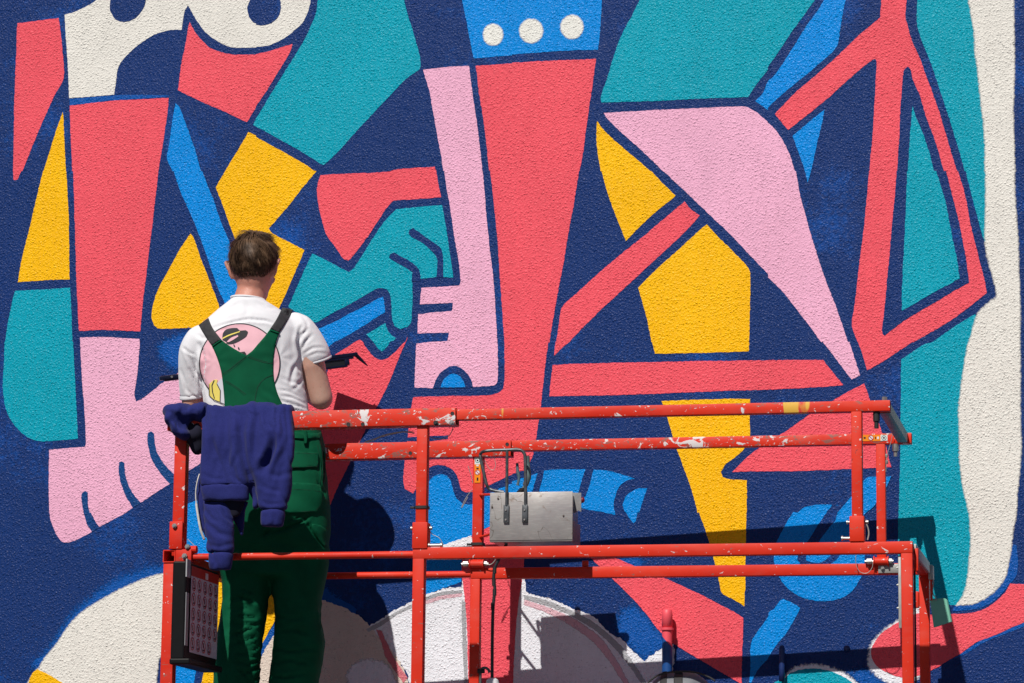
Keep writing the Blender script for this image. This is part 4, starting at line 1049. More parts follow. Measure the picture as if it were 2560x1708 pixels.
for s in (-1, 1):
    add_ellipsoid(bm, hp(s * .038, .086, -.010), .027, .012, .008, HA)   # brow
    add_ellipsoid(bm, hp(s * .045, .076, -.058), .025, .02, .02, HA)    # cheek
    e = [hp(s * .080, .002, -.034), hp(s * .091, -.004, -.020), hp(s * .104, -.014, -.008), hp(s * .104, -.024, -.022), hp(s * .091, -.018, -.048), hp(s * .080, -.004, -.078)]
    add_tube(bm, spline(e, 4), [.008] * 21, 8)
    add_ellipsoid(bm, hp(s * .089, -.008, -.042), .008, .016, .033, HA)
nb = MP(*A1(718, 640), -.02)
add_capsule(bm, hp(0, .022, -.085), nb + F_H * .035, .056, .064)
loft(bm, [(*[A1(470, 0)[0], A1(1010, 0)[0]], A1(0, 720)[1], .15, .0), (A1(330, 0)[0], A1(1130, 0)[0], A1(0, 820)[1], .19, .0), (A1(360, 0)[0], A1(1120, 0)[0], A1(0, 1000)[1], .22, .0),
          (A1(390, 0)[0], A1(1120, 0)[0], A1(0, 1300)[1], .21, .01), (A1(420, 0)[0], A1(1150, 0)[0], A1(0, 1560)[1], .20, .01), (548, 792, 1110, .22, 0), (548, 795, 1240, .23, 0), (556, 790, 1350, .22, 0)])
for xs in ((618, 1340, 612, 1500, 604, 1640, 598, 1770), (742, 1340, 748, 1500, 742, 1640, 738, 1770)):
    h0, k0, k1, an = MP(xs[0], xs[1]), MP(xs[2], xs[3], .02), MP(xs[4], xs[5], .0), MP(xs[6], xs[7], -.02)
    an.z = DECK_Z + .09
    add_capsule(bm, h0, k0, .082, .06); add_capsule(bm, k0, an, .056, .04)
    add_capsule(bm, an - Z * .05, an - Z * .055 + F_H * .16, .036, .034)
# dark bar in both hands: nearer us at the left, reaching towards the wall at the right
barL = MP(399, 944, .10); barR = on_plane(893, 883, Vector((0, -.17, 0)), Vector((0, 1, 0)))
BD = (barR - barL).normalized()
def arm(sh, el, wr, r0, r1, r2, hand_at, side):
    add_capsule(bm, sh, sh.lerp(el, .55), r0, r1 * 1.08); add_capsule(bm, sh.lerp(el, .5), el, r1 * 1.06, r1 * .92)
    add_capsule(bm, el, el.lerp(wr, .35), r1 * .92, r1); add_capsule(bm, el.lerp(wr, .35), wr, r1, r2)
    # hand closed round the bar
    n_ = (hand_at - wr).normalized()
    across = BD * side
    up_ = across.cross(n_).normalized()
    if up_.z < 0: up_ = -up_
    palm = wr + n_ * .05
    add_ellipsoid(bm, palm - up_ * .0, .040, .050, .017, (across, n_, up_))
    for i, (off, L) in enumerate(((-.030, .92), (-.010, 1.05), (.010, 1.0), (.030, .8))):
        k1 = palm + across * off + n_ * .040 + up_ * .008
        k2 = k1 + n_ * .034 * L + up_ * .010; k3 = k2 + n_ * .006 - up_ * .024 * L; k4 = k3 - n_ * .020 * L - up_ * .006
        add_capsule(bm, k1, k2, .0095, .009); add_capsule(bm, k2, k3, .009, .0085); add_capsule(bm, k3, k4, .0085, .0075)
    t1 = palm - across * .036 - n_ * .010; t2 = t1 + n_ * .034 - up_ * .014 - across * .006; t3 = t2 + n_ * .026 - up_ * .008 + across * .012
    add_capsule(bm, t1, t2, .0115, .0105); add_capsule(bm, t2, t3, .0105, .0085)
def bar_at(t): return barL.lerp(barR, t)
hR = bar_at(.60) - Z * .01; hL = bar_at(.26) - Z * .01
shR = MP(*A1(1150, 850), .0); elR = MP(*A1(1318, 1425), .05)
wrR = hR - (hR - elR).normalized() * .095
if (wrR - elR).length > .27: wrR = elR + (wrR - elR).normalized() * .27
arm(shR, elR, wrR, .047, .049, .031, wrR + (hR - elR).normalized() * .1, 1)
shL = MP(*A1(330, 930), .0); elL = MP(*A1(255, 1460), .06)
hL2 = hL - (hL - elL).normalized() * .095
arm(shL, elL, hL2, .042, .041, .029, hL, -1)
body = remesh(bm, .0065, 4, .5)
put("body", body, SKIN.m, person, smooth=True)
for s in (-1, 1):
    bm = bmesh.new(); add_ellipsoid(bm, hp(s * .036, .084, -.030), .0125, .0125, .0125, n=14); ey = put("eye", bm, plain("eye white", (.8, .78, .75, 1), .2), person, smooth=True)
    bm = bmesh.new(); add_ellipsoid(bm, hp(s * .036, .0945, -.030), .006, .003, .006, HA, 12); put("iris", bm, plain("eye iris", (.05, .04, .03, 1), .15), ey, smooth=True)

# --- hair: short strands over a cap
HAIR = NT("brown hair")
tc = HAIR.n("TexCoord").outputs["Object"]
at = HAIR.n("Attribute", attribute_name="tone")
HAIR.l(HAIR.mix(at.outputs["Fac"], (.040, .021, .012, 1), (.155, .090, .052, 1)), HAIR.b.inputs["Base Color"])
HAIR.b.inputs["Roughness"].default_value = .5
HAIR.b.inputs["Specular IOR Level"].default_value = .2
cap_bm = bmesh.new()
add_ellipsoid(cap_bm, hp(0, 0, 0), .0915, .1085, .1075, HA, 40)
rm = []
def hairline(q):                      # q in head axes; lower limit of the hair
    back = max(0, -q.y / .1)
    return -.005 - .092 * min(1, back * 2.2) if q.y < .06 else .03
for v in cap_bm.verts:
    d = v.co - hc; q = Vector((d.dot(hr), d.dot(hf), d.dot(hz)))
    if q.z < hairline(q) + .016: rm.append(v)
bmesh.ops.delete(cap_bm, geom=rm, context='VERTS')
ca = cap_bm.verts.layers.float.new("tone")
for v in cap_bm.verts: v[ca] = .12
hv, hfaces, tone = [], [], []
for i in range(9000):
    th = R.uniform(0, 2 * math.pi); ph = R.uniform(-.98, 1.0)
    rr = math.sqrt(max(0, 1 - ph * ph))
    q = Vector((math.cos(th) * rr * .0905, math.sin(th) * rr * .1075, ph * .1065))
    lim = hairline(q)
    if q.z < lim + R.uniform(-.020, .014): continue
    if q.y > .09: continue
    nrm = Vector((q.x / .0905 ** 2, q.y / .1075 ** 2, q.z / .1065 ** 2)).normalized()
    h = min(1, max(0, (q.z - lim) / .11))
    L = .006 + .051 * h ** 1.1 * R.uniform(.75, 1.15)
    whorl = Vector((.015, -.05, .08)); away = (q - whorl); away = (away - nrm * away.dot(nrm))
    away = away.normalized() if away.length > 1e-4 else Vector((1, 0, 0))
    swirl = nrm.cross(away)
    cl = noise.noise_vector(q * 42)
    dirn = (away * .9 + swirl * .35 + Vector((cl.x, cl.y, cl.z)) * .6 + Vector((.18, 0, -.25 * (1 - h))) + nrm * (.28 + .34 * h)).normalized()
    w = R.uniform(.0009, .0017) * (1.15 if h > .3 else .8)
    side = dirn.cross(nrm).normalized()
    pts = []
    p_ = q - nrm * .002; d_ = dirn
    for s in range(5):
        pts.append(p_.copy()); p_ = p_ + d_ * L / 4
        d_ = (d_ - nrm * (.22 + .1 * h) + Vector((0, 0, -.06))).normalized()
        if s and (p_.x / .0925) ** 2 + (p_.y / .1095) ** 2 + (p_.z / .1085) ** 2 < 1:
            p_ = p_ + nrm * .003
    b = len(hv); tn = min(1, max(0, .40 + .9 * noise.noise(Vector((q.x * 34, q.y * 34, q.z * 26))) + .5 * noise.noise(q * 90) + R.uniform(-.15, .2)))  # random clump tone, its base raised to paint in sun highlights
    for s, pt in enumerate(pts):
        ww = w * (1 - s / 4.6)
        for sg in (-1, 1):
            x = pt + side * ww * sg
            hv.append(hp(x.x, x.y, x.z)); tone.append(tn)
    for s in range(4): hfaces.append((b + 2 * s, b + 2 * s + 1, b + 2 * s + 3, b + 2 * s + 2))
me = bpy.data.meshes.new("hair")
cap_me = bpy.data.meshes.new("tmpcap"); cap_bm.to_mesh(cap_me); cap_bm.free()
nv = len(hv)
allv = [tuple(v) for v in hv] + [tuple(v.co) for v in cap_me.vertices]
allf = hfaces + [tuple(i + nv for i in f.vertices) for f in cap_me.polygons]
me.from_pydata(allv, [], allf)
at_ = me.attributes.new("tone", 'FLOAT', 'POINT')
at_.data.foreach_set("value", tone + [.10] * (len(allv) - nv))
put("hair", me, HAIR.m, person, smooth=True)
bpy.data.meshes.remove(cap_me)

# --- white T-shirt
CL_W = plain("white jersey cotton", (.80, .80, .84, 1), .85, var=.025, vscale=9, bump=.0006, bscale=700, sheen=.2)
bm = bmesh.new()
rows = [(590, 846, 610, .135, -.01), (560, 880, 640, .16, -.01), (480, 985, 700, .19, 0), (395, 1085, 775, .225, 0), (315, 1150, 860, .24, 0), (285, 1165, 960, .25, 0), (290, 1160, 1080, .255, 0), (310, 1165, 1200, .25, 0),
        (335, 1185, 1330, .245, 0), (350, 1205, 1430, .24, 0), (365, 1225, 1540, .24, 0), (420, 1250, 1640, .235, 0), (430, 1260, 1720, .235, 0)]
loft(bm, [(A1(a_, 0)[0], A1(b_, 0)[0], A1(0, y_)[1], dp, dc) for a_, b_, y_, dp, dc in rows], 36, 2.2)
def sleeve(pts):
    P = [MP(*A1(x, y), d) for x, y, r_, d in pts]; add_tube(bm, spline(P, 4), [r for i in range(len(pts) - 1) for r in [pts[i][2] + (pts[i + 1][2] - pts[i][2]) * k / 4 for k in range(4)]] + [pts[-1][2]], 20)
K = 1 / 3.2673 / 672
sleeve([(1040, 800, 95 * K, 0), (1130, 850, 126 * K, 0), (1200, 945, 132 * K, 0.01), (1255, 1050, 134 * K, .02), (1274, 1108, 134 * K, .03)])
sleeve([(430, 890, 95 * K, 0), (330, 950, 128 * K, 0), (275, 1050, 124 * K, .01), (258, 1190, 112 * K, .03), (262, 1330, 108 * K, .05), (270, 1408, 106 * K, .06)])
sh = remesh(bm, .0058, 6, .5)
def lines(fn, rows):
    return [([fn(*map(float, q.split(','))) for q in s.split()], w, d) for s, w, d in rows]
SHIRT_LINES = lines(A1, [
    ("1150,850 1126,960 1146,1080 1138,1190", 4.5, .013), ("1205,860 1160,905 1136,985", 3.5, .007), ("1245,905 1185,965 1150,1045", 3.5, .005), ("1335,1010 1250,1012 1172,1062", 3.2, .0035), ("1365,1060 1290,1050 1200,1085", 3, .0025),
    ("980,1440 1060,1468 1185,1508", 3, .006), ("995,1405 1090,1420 1190,1468", 3, .005), ("960,1355 1050,1368 1160,1425", 3, .004), ("1015,1480 1100,1515 1205,1545", 3, .005), ("1140,1110 1090,1190 1068,1310", 5, .005), ("985,1250 1060,1290 1150,1300", 4, .003), ("1175,1250 1120,1330 1080,1350", 4, .003),
    ("425,852 600,802 720,778 860,790 935,812", 3.2, .006), ("450,880 520,862 600,850", 3, .003), ("650,640 570,700 480,770", 5, .003), ("790,640 880,680 960,690", 4, .003), ("700,640 720,700 700,760", 6, .002),
    ("325,985 352,1120 335,1260 345,1410", 4.5, .012), ("205,1020 262,1150 335,1290", 3.8, .006), ("180,1005 235,1050 300,1075", 3, .004), ("245,1180 302,1320 335,1440", 3.5, .006), ("172,1190 205,1300 215,1380", 3.5, .004), ("215,1345 260,1400 330,1440", 3, .004), ("345,1250 380,1330 400,1430", 4, .004),
    ("1160,750 1200,800 1210,850", 4, .003), ("290,900 340,930 420,935", 4, .003)])
def folds(co, nrm):
    d = co - MP(*A1(700, 1100)); x, z = d.dot(R_H), d.z
    v = .0030 * noise.noise(Vector((x * 7, d.dot(F_H) * 5, z * 5)))
    # drag lines fanning from the armpits, and slack cloth low on the right
    for cx, cz, sgn in ((.135, -.01, 1), (-.11, -.03, -1)):
        ex, ez = x - cx, z - cz; r = math.hypot(ex, ez); a = math.atan2(ez, ex)
        v += .0022 * math.exp(-(r / .14) ** 2) * math.sin(a * 7 + 2.5 * noise.noise(Vector((ex * 9, ez * 9, sgn))))
    low = max(0, min(1, (-.04 - z) / .12)) * max(0, min(1, (x - .02) / .08))
    v += .0030 * low * math.sin((x * .7 + z) * 110 + 4 * noise.noise(Vector((x * 12, z * 12, 4))))
    v *= .5
    yoke = 0
    return v + .004 * yoke
push(sh, crease_fn(SHIRT_LINES, folds))
for _ in range(1): bmesh.ops.smooth_vert(sh, verts=sh.verts[:], factor=.4, use_axis_x=True, use_axis_y=True, use_axis_z=True)
sh.normal_update()
SHIRT_BVH = BVHTree.FromBMesh(sh)
shirt_o = put("t_shirt", sh, CL_W, person, smooth=True)
# hems of the sleeves and the collar as ribbed bands
def band(name, c, axis, r, h, mat, parent, rx=1.0):
    x, y = frame_along(axis); bm = bmesh.new(); n = 36
    L = [[bm.verts.new(c + (x * math.cos(2 * math.pi * k / n) + y * math.sin(2 * math.pi * k / n)) * rr + axis * hh) for k in range(n)] for rr, hh in ((r * .9, -h), (r * .985, -h), (r * .99, -h * .4), (r * .985, h * .2), (r * .93, h))]
    for a_, b_ in zip(L, L[1:]):
        for k in range(n): bm.faces.new((a_[k], a_[(k + 1) % n], b_[(k + 1) % n], b_[k]))
    return put(name, bm, mat, parent, smooth=True)
ax = (MP(*A1(1278, 1112), .03) - MP(*A1(1262, 1050), .02)).normalized()
band("sleeve_hem", MP(*A1(1277, 1106), .03), -ax, 133 * K, .006, CL_W, shirt_o)
ax = (MP(*A1(262, 1412), .06) - MP(*A1(252, 1340), .05)).normalized()
band("sleeve_hem", MP(*A1(261, 1408), .06), -ax, 106 * K, .008, CL_W, shirt_o)
bm = bmesh.new()
cpts = []
for k in range(33):
    t = math.pi * 2 * k / 32
    cpts.append(MP(*A1(716 + 132 * math.cos(t), 612 - 6 * math.sin(t) + 10 * math.cos(t)), -.01) + F_H * .072 * math.sin(t) - Z * (.028 * max(0, math.sin(t))))
add_tube(bm, cpts, .0050, 8, False)
put("collar", bm, CL_W, shirt_o, smooth=True)

def drape(name, poly, bvhs, off, mat, parent, thick=0.0, step=5.0, cur=True, label=None):
    """lay a flat cut-out, outlined on the photograph, over the cloth below it"""
    out = round_outline(poly, step) if cur else [Vector(p) for p in poly]
    n = len(out)
    xs = [p.x for p in out]; ys = [p.y for p in out]
    pts = [Vector((p.x, p.y)) for p in out]
    edges = [(i, (i + 1) % n) for i in range(n)]
    y = min(ys) + step * .5; row = 0
    while y < max(ys):
        x = min(xs) + (step * .5 if row % 2 else step)
        while x < max(xs):
            ins = False; dm = 1e9
            for i in range(n):
                a, b = out[i], out[(i + 1) % n]
                if (a.y > y) != (b.y > y) and x < (b.x - a.x) * (y - a.y) / (b.y - a.y) + a.x: ins = not ins
                dm = min(dm, (a.x - x) ** 2 + (a.y - y) ** 2)
            if ins and dm > (step * .6) ** 2: pts.append(Vector((x, y)))
            x += step
        y += step; row += 1
    res = geometry.delaunay_2d_cdt(pts, edges, [], 1, 1e-4)
    vs = []
    for p in res[0]:
        d = px_ray(p.x, p.y); hit = None
        for b in bvhs:
            loc, nn, _, dist = b.ray_cast(CAM, d)
            if loc is not None and (hit is None or dist < hit[1]): hit = (loc, dist)
        vs.append(hit)
    dd = [h[1] for h in vs if h]
    avg = sum(dd) / len(dd) if dd else 11
    bm = bmesh.new(); T = []
    for p, h in zip(res[0], vs):
        d = px_ray(p.x, p.y)
        dist = h[1] if h else None
        if dist is None:
            near = [(q - p).length_squared for q in res[0]]
            best = min((i for i in range(len(vs)) if vs[i]), key=lambda i: near[i], default=None)
            dist = vs[best][1] if best is not None else avg
        T.append(bm.verts.new(CAM + d * (dist - off)))
    for f in res[2]:
        try: bm.faces.new([T[i] for i in f])
        except ValueError: pass
    if thick:
        bed = [e for e in bm.edges if len(e.link_faces) == 1]
        lower = {}
        for e in bed:
            for v in e.verts:
                if v not in lower: lower[v] = bm.verts.new(v.co + (v.co - CAM).normalized() * thick)
        for e in bed: bm.faces.new((e.verts[0], e.verts[1], lower[e.verts[1]], lower[e.verts[0]]))
    return put(name, bm, mat, parent, smooth=True, label=label)
def A1p(s): return [A1(*map(float, q.split(','))) for q in s.split()]
def A2p(s): return [A2(*map(float, q.split(','))) for q in s.split()]
PR_P = plain("pink shirt print", srgb(244, 190, 202), .8, var=.03); PR_K = plain("charcoal shirt print", srgb(52, 54, 58), .8, var=.05)
PR_Y = plain("yellow shirt print", srgb(240, 222, 110), .8, var=.03); PR_W = plain("pale grey shirt print", srgb(214, 216, 224), .8, var=.03)
SB = [SHIRT_BVH]
circ = lambda k: A1p(' '.join(f"{651 + 331 * k * math.cos(t * math.pi / 20):.1f},{1140 + 328 * k * math.sin(t * math.pi / 20):.1f}" for t in range(40)))
arc = lambda k, t0, t1: [A1(651 + 331 * k * math.cos(t0 + (t1 - t0) * i / 12), 1140 + 328 * k * math.sin(t0 + (t1 - t0) * i / 12)) for i in range(13)]
for i in range(8):
    t0, t1 = i * math.pi / 4, (i + 1) * math.pi / 4
    drape("print_outline", arc(1.006, t0, t1) + arc(.978, t0, t1)[::-1], SB, .0026, PR_K, shirt_o, step=3, cur=False)
drape("round_print", circ(.979), SB, .0024, PR_P, shirt_o, step=4)
drape("printed_hat", A1p("508,935 515,890 540,862 590,850 630,850 652,872 700,868 718,880 705,915 655,950 600,975 555,980 538,972 570,955 540,962 512,948"), SB, .0046, PR_K, shirt_o, step=4)
drape("printed_hat_band", A1p("508,932 560,905 650,875 655,882 565,914 512,940"), SB, .0058, PR_Y, shirt_o, step=4)
drape("printed_hat_hole", A1p("545,962 580,930 635,908 640,918 600,945 560,966"), SB, .0058, PR_P, shirt_o, step=4)
drape("printed_coat", A1p("398,1310 440,1273 470,1272 462,1310 492,1360 488,1452 440,1432 402,1400"), SB, .0046, PR_Y, shirt_o, step=4)
drape("printed_coat", A1p("465,1305 505,1255 520,1330 528,1470 490,1455 495,1370"), SB, .0046, PR_W, shirt_o, step=4)
for s in ("438,1276 446,1277 428,1320 432,1370 448,1425 440,1425 424,1370 420,1318", "462,1308 468,1306 496,1360 494,1456 487,1456 489,1362", "398,1308 402,1310 405,1400 440,1434 520,1468 520,1474 438,1440 398,1402", "600,980 611,990 610,1002 600,996", "637,1003 649,1012 646,1026 636,1020", "650,1048 690,1042 708,1066 690,1060"):
    drape("print_line", A1p(s), SB, .0060, PR_K, shirt_o, step=3, cur=False)

# --- green overalls: trousers
GREEN = plain("bottle green twill", srgb(2, 84, 56), .8, var=.14, vscale=16, bump=.0005, bscale=900, spec=.15)
GREEN_D = plain("dark green seam", srgb(5, 52, 38), .8, var=.1)
ELAST = plain("charcoal elastic", (.030, .030, .034, 1), .75, var=.2, vscale=60, bump=.0006, bscale=600)
bm = bmesh.new()
loft(bm, [(545, 801, 1062, .235, 0), (545, 806, 1090, .25, 0), (538, 812, 1130, .265, -.01), (534, 821, 1190, .28, -.02), (532, 824, 1260, .285, -.02), (536, 827, 1340, .27, -.01), (545, 824, 1400, .25, 0), (552, 819, 1445, .22, 0)], 36, 2.5)
leg_l = [(550, 690, 1400, .21, 0), (554, 676, 1450, .20, .01), (555, 671, 1500, .195, .015), (549, 666, 1550, .185, .02), (541, 657, 1600, .18, .02), (536, 651, 1660, .175, .015), (533, 649, 1710, .17, .01), (536, 650, 1770, .16, 0)]
leg_r = [(668, 822, 1400, .21, 0), (675, 817, 1450, .20, 0), (684, 806, 1497, .195, .0), (688, 803, 1545, .19, .0), (683, 816, 1605, .185, 0), (678, 807, 1660, .18, 0), (671, 796, 1710, .17, -.01), (672, 792, 1770, .16, -.02)]
for rows in (leg_l, leg_r):
    lo = list(rows)
    end = rows[-1]
    loft(bm, lo, 28, 2.3)
tr = remesh(bm, .0085, 3, .5)
def creases(co, nrm):
    d = co - MP(655, 1450); x, z = d.dot(R_H), d.z
    low = max(0, min(1, (.0 - z) / .08))
    v = .005 * noise.noise(Vector((x * 6, d.dot(F_H) * 5, z * 5)))
    w = noise.noise(Vector((x * 5, d.dot(F_H) * 4, z * 8)))
    slant = x * (.35 if x < .02 else -.3)
    v += low * .002 * (1 - abs(math.sin((z + slant) * 62 + 3.2 * w))) ** 1.6 * (.5 if x < .02 else .8)
    v += low * .0007 * math.sin((z - slant * 1.5) * 118 + 4 * w)
    hip = max(0, min(1, z / .06)) * max(0, min(1, (x - .02) / .05))
    v += hip * .004 * math.sin((x * 30 + z * 26) + 3 * w)
    seat = math.exp(-((z - .10) / .03) ** 2)
    v += seat * .006 * math.sin(x * 26 + z * 60)
    return v
TR_LINES = lines(A3, [("930,515 1040,545 1190,595", 3.2, .009), ("872,615 930,565 1060,548", 3, .006), ("960,738 1060,770 1190,795", 3.2, .009), ("865,700 1000,672 1150,690", 3, .005), ("1000,832 1130,874 1255,850", 3.2, .009), ("890,1000 1040,950 1190,890", 3.5, .011),
    ("905,930 960,960 965,1040", 2.5, .005), ("915,1105 1060,1062 1210,1000", 3.2, .010), ("1040,1190 1150,1180 1240,1120", 3, .008), ("945,1205 1080,1222 1225,1262", 3.2, .009), ("955,1320 1100,1342 1245,1300", 3.2, .010), ("1040,1455 1150,1412 1255,1360", 3.5, .011), ("960,1395 1050,1450 1120,1540", 3.2, .008), ("1100,1550 1180,1530 1245,1470", 3, .007), ("880,800 960,860 1100,900", 3, .006), ("1010,430 1100,470 1190,480", 3, .006),
    ("1420,760 1600,800 1800,790", 3.5, .007), ("1440,960 1650,930 1850,990", 3.5, .008), ("1420,1150 1600,1190 1900,1150", 3.5, .008), ("1400,1330 1600,1290 1850,1350", 3.5, .008), ("1380,1480 1550,1500 1800,1450", 3.5, .008), ("1960,700 1975,800 2000,950", 3, .008)]) + lines(A2, [
    ("900,1215 1080,1172 1230,1110 1300,1060", 4.5, .012), ("1265,1075 1340,1190 1432,1320", 3.5, .009), ("1405,420 1452,600 1445,860", 4, .010), ("1380,770 1430,850 1440,900", 3.5, .009), ("1100,1100 1200,1075 1270,1050", 3.5, .007), ("920,1230 950,1180 1000,1160", 4, .010)])
push(tr, crease_fn(TR_LINES, creases))
TR_BVH = BVHTree.FromBMesh(tr)
overalls = put("overalls", tr, GREEN, person, smooth=True)
BT = [SHIRT_BVH, TR_BVH]
# --- bib, straps, pockets
drape("back_bib", A1p("425,996 462,968 500,944 545,980 600,1016 660,1050 705,1074 755,1035 800,982 850,925 900,858 976,886 950,960 934,1040 925,1130 928,1250 945,1340 975,1420 1020,1512 1040,1600 520,1600 527,1500 520,1370 500,1210 468,1100"), SB, .006, GREEN, overalls, .007, 5)
for s in ("315,826 355,796 395,768 430,850 500,944 462,968 425,998 365,910", "1000,683 1042,690 1088,702 1040,790 976,886 940,872 900,856 950,780"):
    drape("shoulder_strap", A1p(s), SB, .0045, ELAST, overalls, .005, 4)
for s in ("423,996 462,968 500,944 504,954 466,978 428,1006", "900,862 976,888 972,900 898,872"):
    drape("strap_fold", A1p(s), SB, .0095, GREEN, overalls, .005, 4)
def seam(s, w=4.0, off=.0072, bv=SB, fn=A1p, mat=None):
    P = [Vector(p) for p in fn(s)]; L = []; Rr = []
    for i, p in enumerate(P):
        t = (P[min(i + 1, len(P) - 1)] - P[max(i - 1, 0)]).normalized(); nn = Vector((-t.y, t.x)) * w / 3.27 / 2
        L.append(tuple(p + nn)); Rr.append(tuple(p - nn))
    drape("seam", L + Rr[::-1], bv, off, mat or GREEN_D, overalls, step=3, cur=False)
seam("512,1226 560,1195 610,1155 660,1115 706,1080"); seam("522,1236 570,1204 620,1164 668,1124 708,1092", 2)
seam("716,1086 780,1110 850,1132 922,1142"); seam("728,1078 790,1102 855,1122 924,1132", 2)
seam("530,1278 580,1305 640,1345 700,1392"); seam("528,1290 580,1318 640,1358 690,1402", 2)
seam("922,1234 870,1254 825,1290 798,1330 785,1380 776,1430 774,1480")
def pocket(s, off=.007, th=.008): return drape("pocket", A2p(s), [TR_BVH], off, GREEN, overalls, th, 5, False)
pocket("1080,655 1150,650 1250,648 1370,645 1385,640 1384,580 1378,518 1300,512 1200,508 1080,505", .010, .010)
pocket("1060,770 1180,772 1300,776 1400,790 1415,860 1424,955 1400,992 1360,1026 1250,1032 1060,1036", .008)
pocket("1330,1125 1400,1135 1450,1170 1470,1280 1440,1320 1390,1270 1345,1200", .008)
drape("waistband", A2p("1060,330 1200,345 1320,352 1405,340 1415,372 1400,398 1300,400 1060,385"), [TR_BVH, SHIRT_BVH], .008, GREEN, overalls, .010, 5, False)
drape("belt_loop", A2p("1248,318 1280,320 1290,380 1286,440 1258,440 1262,385"), [TR_BVH], .015, GREEN, overalls, .012, 4, False)
def seam2(s, w=3.4, off=.0115): seam(s, w, off, [TR_BVH], A2p)
seam2("1100,518 1200,520 1300,523 1374,528", 3, .0108); seam2("1100,642 1200,640 1300,637 1378,632", 3, .0108)
seam2("1090,830 1200,832 1300,836 1405,848", 2.5, .0088); seam2("1090,1022 1250,1020 1352,1014 1390,984 1412,952", 3, .0088)
seam2("1395,400 1425,500 1440,600 1440,700 1430,800", 4, .003); seam2("1375,450 1400,560 1410,700 1395,800 1425,850", 3, .003)
# --- boots
BOOT = plain("dark work boot leather", (.05, .04, .035, 1), .6)
for xx, in ((592,), (732,)):
    bm = bmesh.new(); c = MP(xx, 1770, -.01); c.z = DECK_Z
    add_box(bm, (-.05, -.09, 0), (.05, .19, .035), .02, Matrix.Translation(c) @ Matrix.Rotation(PSI, 4, 'Z'))
    add_ellipsoid(bm, c + F_H * .10 + Z * .045, .048, .085, .05, (R_H, F_H, Z)); add_capsule(bm, c + Z * .05 - F_H * .02, c + Z * .13 - F_H * .02, .055, .055)
    put("boot", remesh(bm, .007, 3), BOOT, person, smooth=True)

# ------------------------------------------------------------------ the dark tool he holds
TOOL = plain("dark blue black tool metal", srgb(16, 24, 52), .35, .3, .4, 40)
tool = empty("hand_tool", Matrix.Translation(barL), "slim dark bar sticking out left of the painter at the height of his elbow", "tool")
tx = BD; tz = (Z - BD * BD.z).normalized(); ty = tz.cross(tx)
TM = Matrix(((tx.x, ty.x, tz.x, barL.x), (tx.y, ty.y, tz.y, barL.y), (tx.z, ty.z, tz.z, barL.z), (0, 0, 0, 1)))
TL = (barR - barL).length
bm = bmesh.new(); add_box(bm, (0, -.010, -.012), (TL * .36, .010, .004), .003); smooth_by_angle(put("bar", bm, TOOL, tool, TM))
bm = bmesh.new(); add_tube(bm, [(.01, 0, -.004), (.02, 0, -.009), (.1, 0, -.009)], [.006, .009, .009], 12); smooth_by_angle(put("end_plug", bm, TOOL, tool, TM))
for xx in (.045, .075):
    bm = bmesh.new(); add_cyl(bm, (xx, -.010, -.004), (xx, -.0125, -.004), .0045, n=12); put("rivet", bm, STEEL, tool, TM)
tray = empty("paint_tray", TM @ Matrix.Translation((TL * .75, 0, 0)), "dark open tray with a slotted rim held towards the wall beside the painter's elbow", "tray")
x0, x1, zb, zt_ = TL - .25, TL - .02, -.050, -.0125
bm = bmesh.new(); add_box(bm, (TL * .5, -.009, -.012), (TL, .009, .003), .003); smooth_by_angle(put("rim", bm, TOOL, tray, TM))
bm = bmesh.new()
add_box(bm, (x0, -.009, zt_ - .008), (x1, .009, zt_), .002); add_box(bm, (x0 - .02, -.009, zb), (x1 - .03, .009, zb + .008), .002)
add_box(bm, (x0 - .02, -.009, zb + .007), (x0, .009, zt_ - .001), .003); add_box(bm, (x1 - .04, -.009, zb + .007), (x1 - .02, .009, zt_ - .007), .003)
smooth_by_angle(put("slot_frame", bm, TOOL, tray, TM))
bm = bmesh.new(); add_box(bm, (x0, -.005, zb + .007), (x1 - .04, .007, zt_ - .007), .0); put("slot_panel", bm, BLACKP, tray, TM)
wy = lambda px, py, dist: on_plane(px, py, Vector((0, -dist, 0)), Vector((0, 1, 0)))
q = [TM @ Vector((TL * .55, .008, -.004)), TM @ Vector((TL - .004, .008, -.004)), wy(816, 904, .10), wy(690, 916, .36)]
bm = bmesh.new(); f = bm.faces.new([bm.verts.new(v) for v in q]); g = bmesh.ops.extrude_face_region(bm, geom=[f]); bmesh.ops.translate(bm, vec=(0, 0, -.008), verts=[v for v in g['geom'] if isinstance(v, bmesh.types.BMVert)])
put("tray_floor", bm, TOOL, tray)
bm = bmesh.new()
d0 = Vector((TL - .012, 0, 0)); d1 = Vector((TL + .035, 0, -.056))
add_tube(bm, [d0, d0.lerp(d1, .5), d1], [.009, .007, .002], 8); smooth_by_angle(put("hook", bm, TOOL, tray, TM))
bm = bmesh.new(); add_box(bm, (x0 - .05, -.011, zb - .022), (x0 + .01, .011, zb - .001), .004); put("knob", bm, BLACKP, tray, TM)

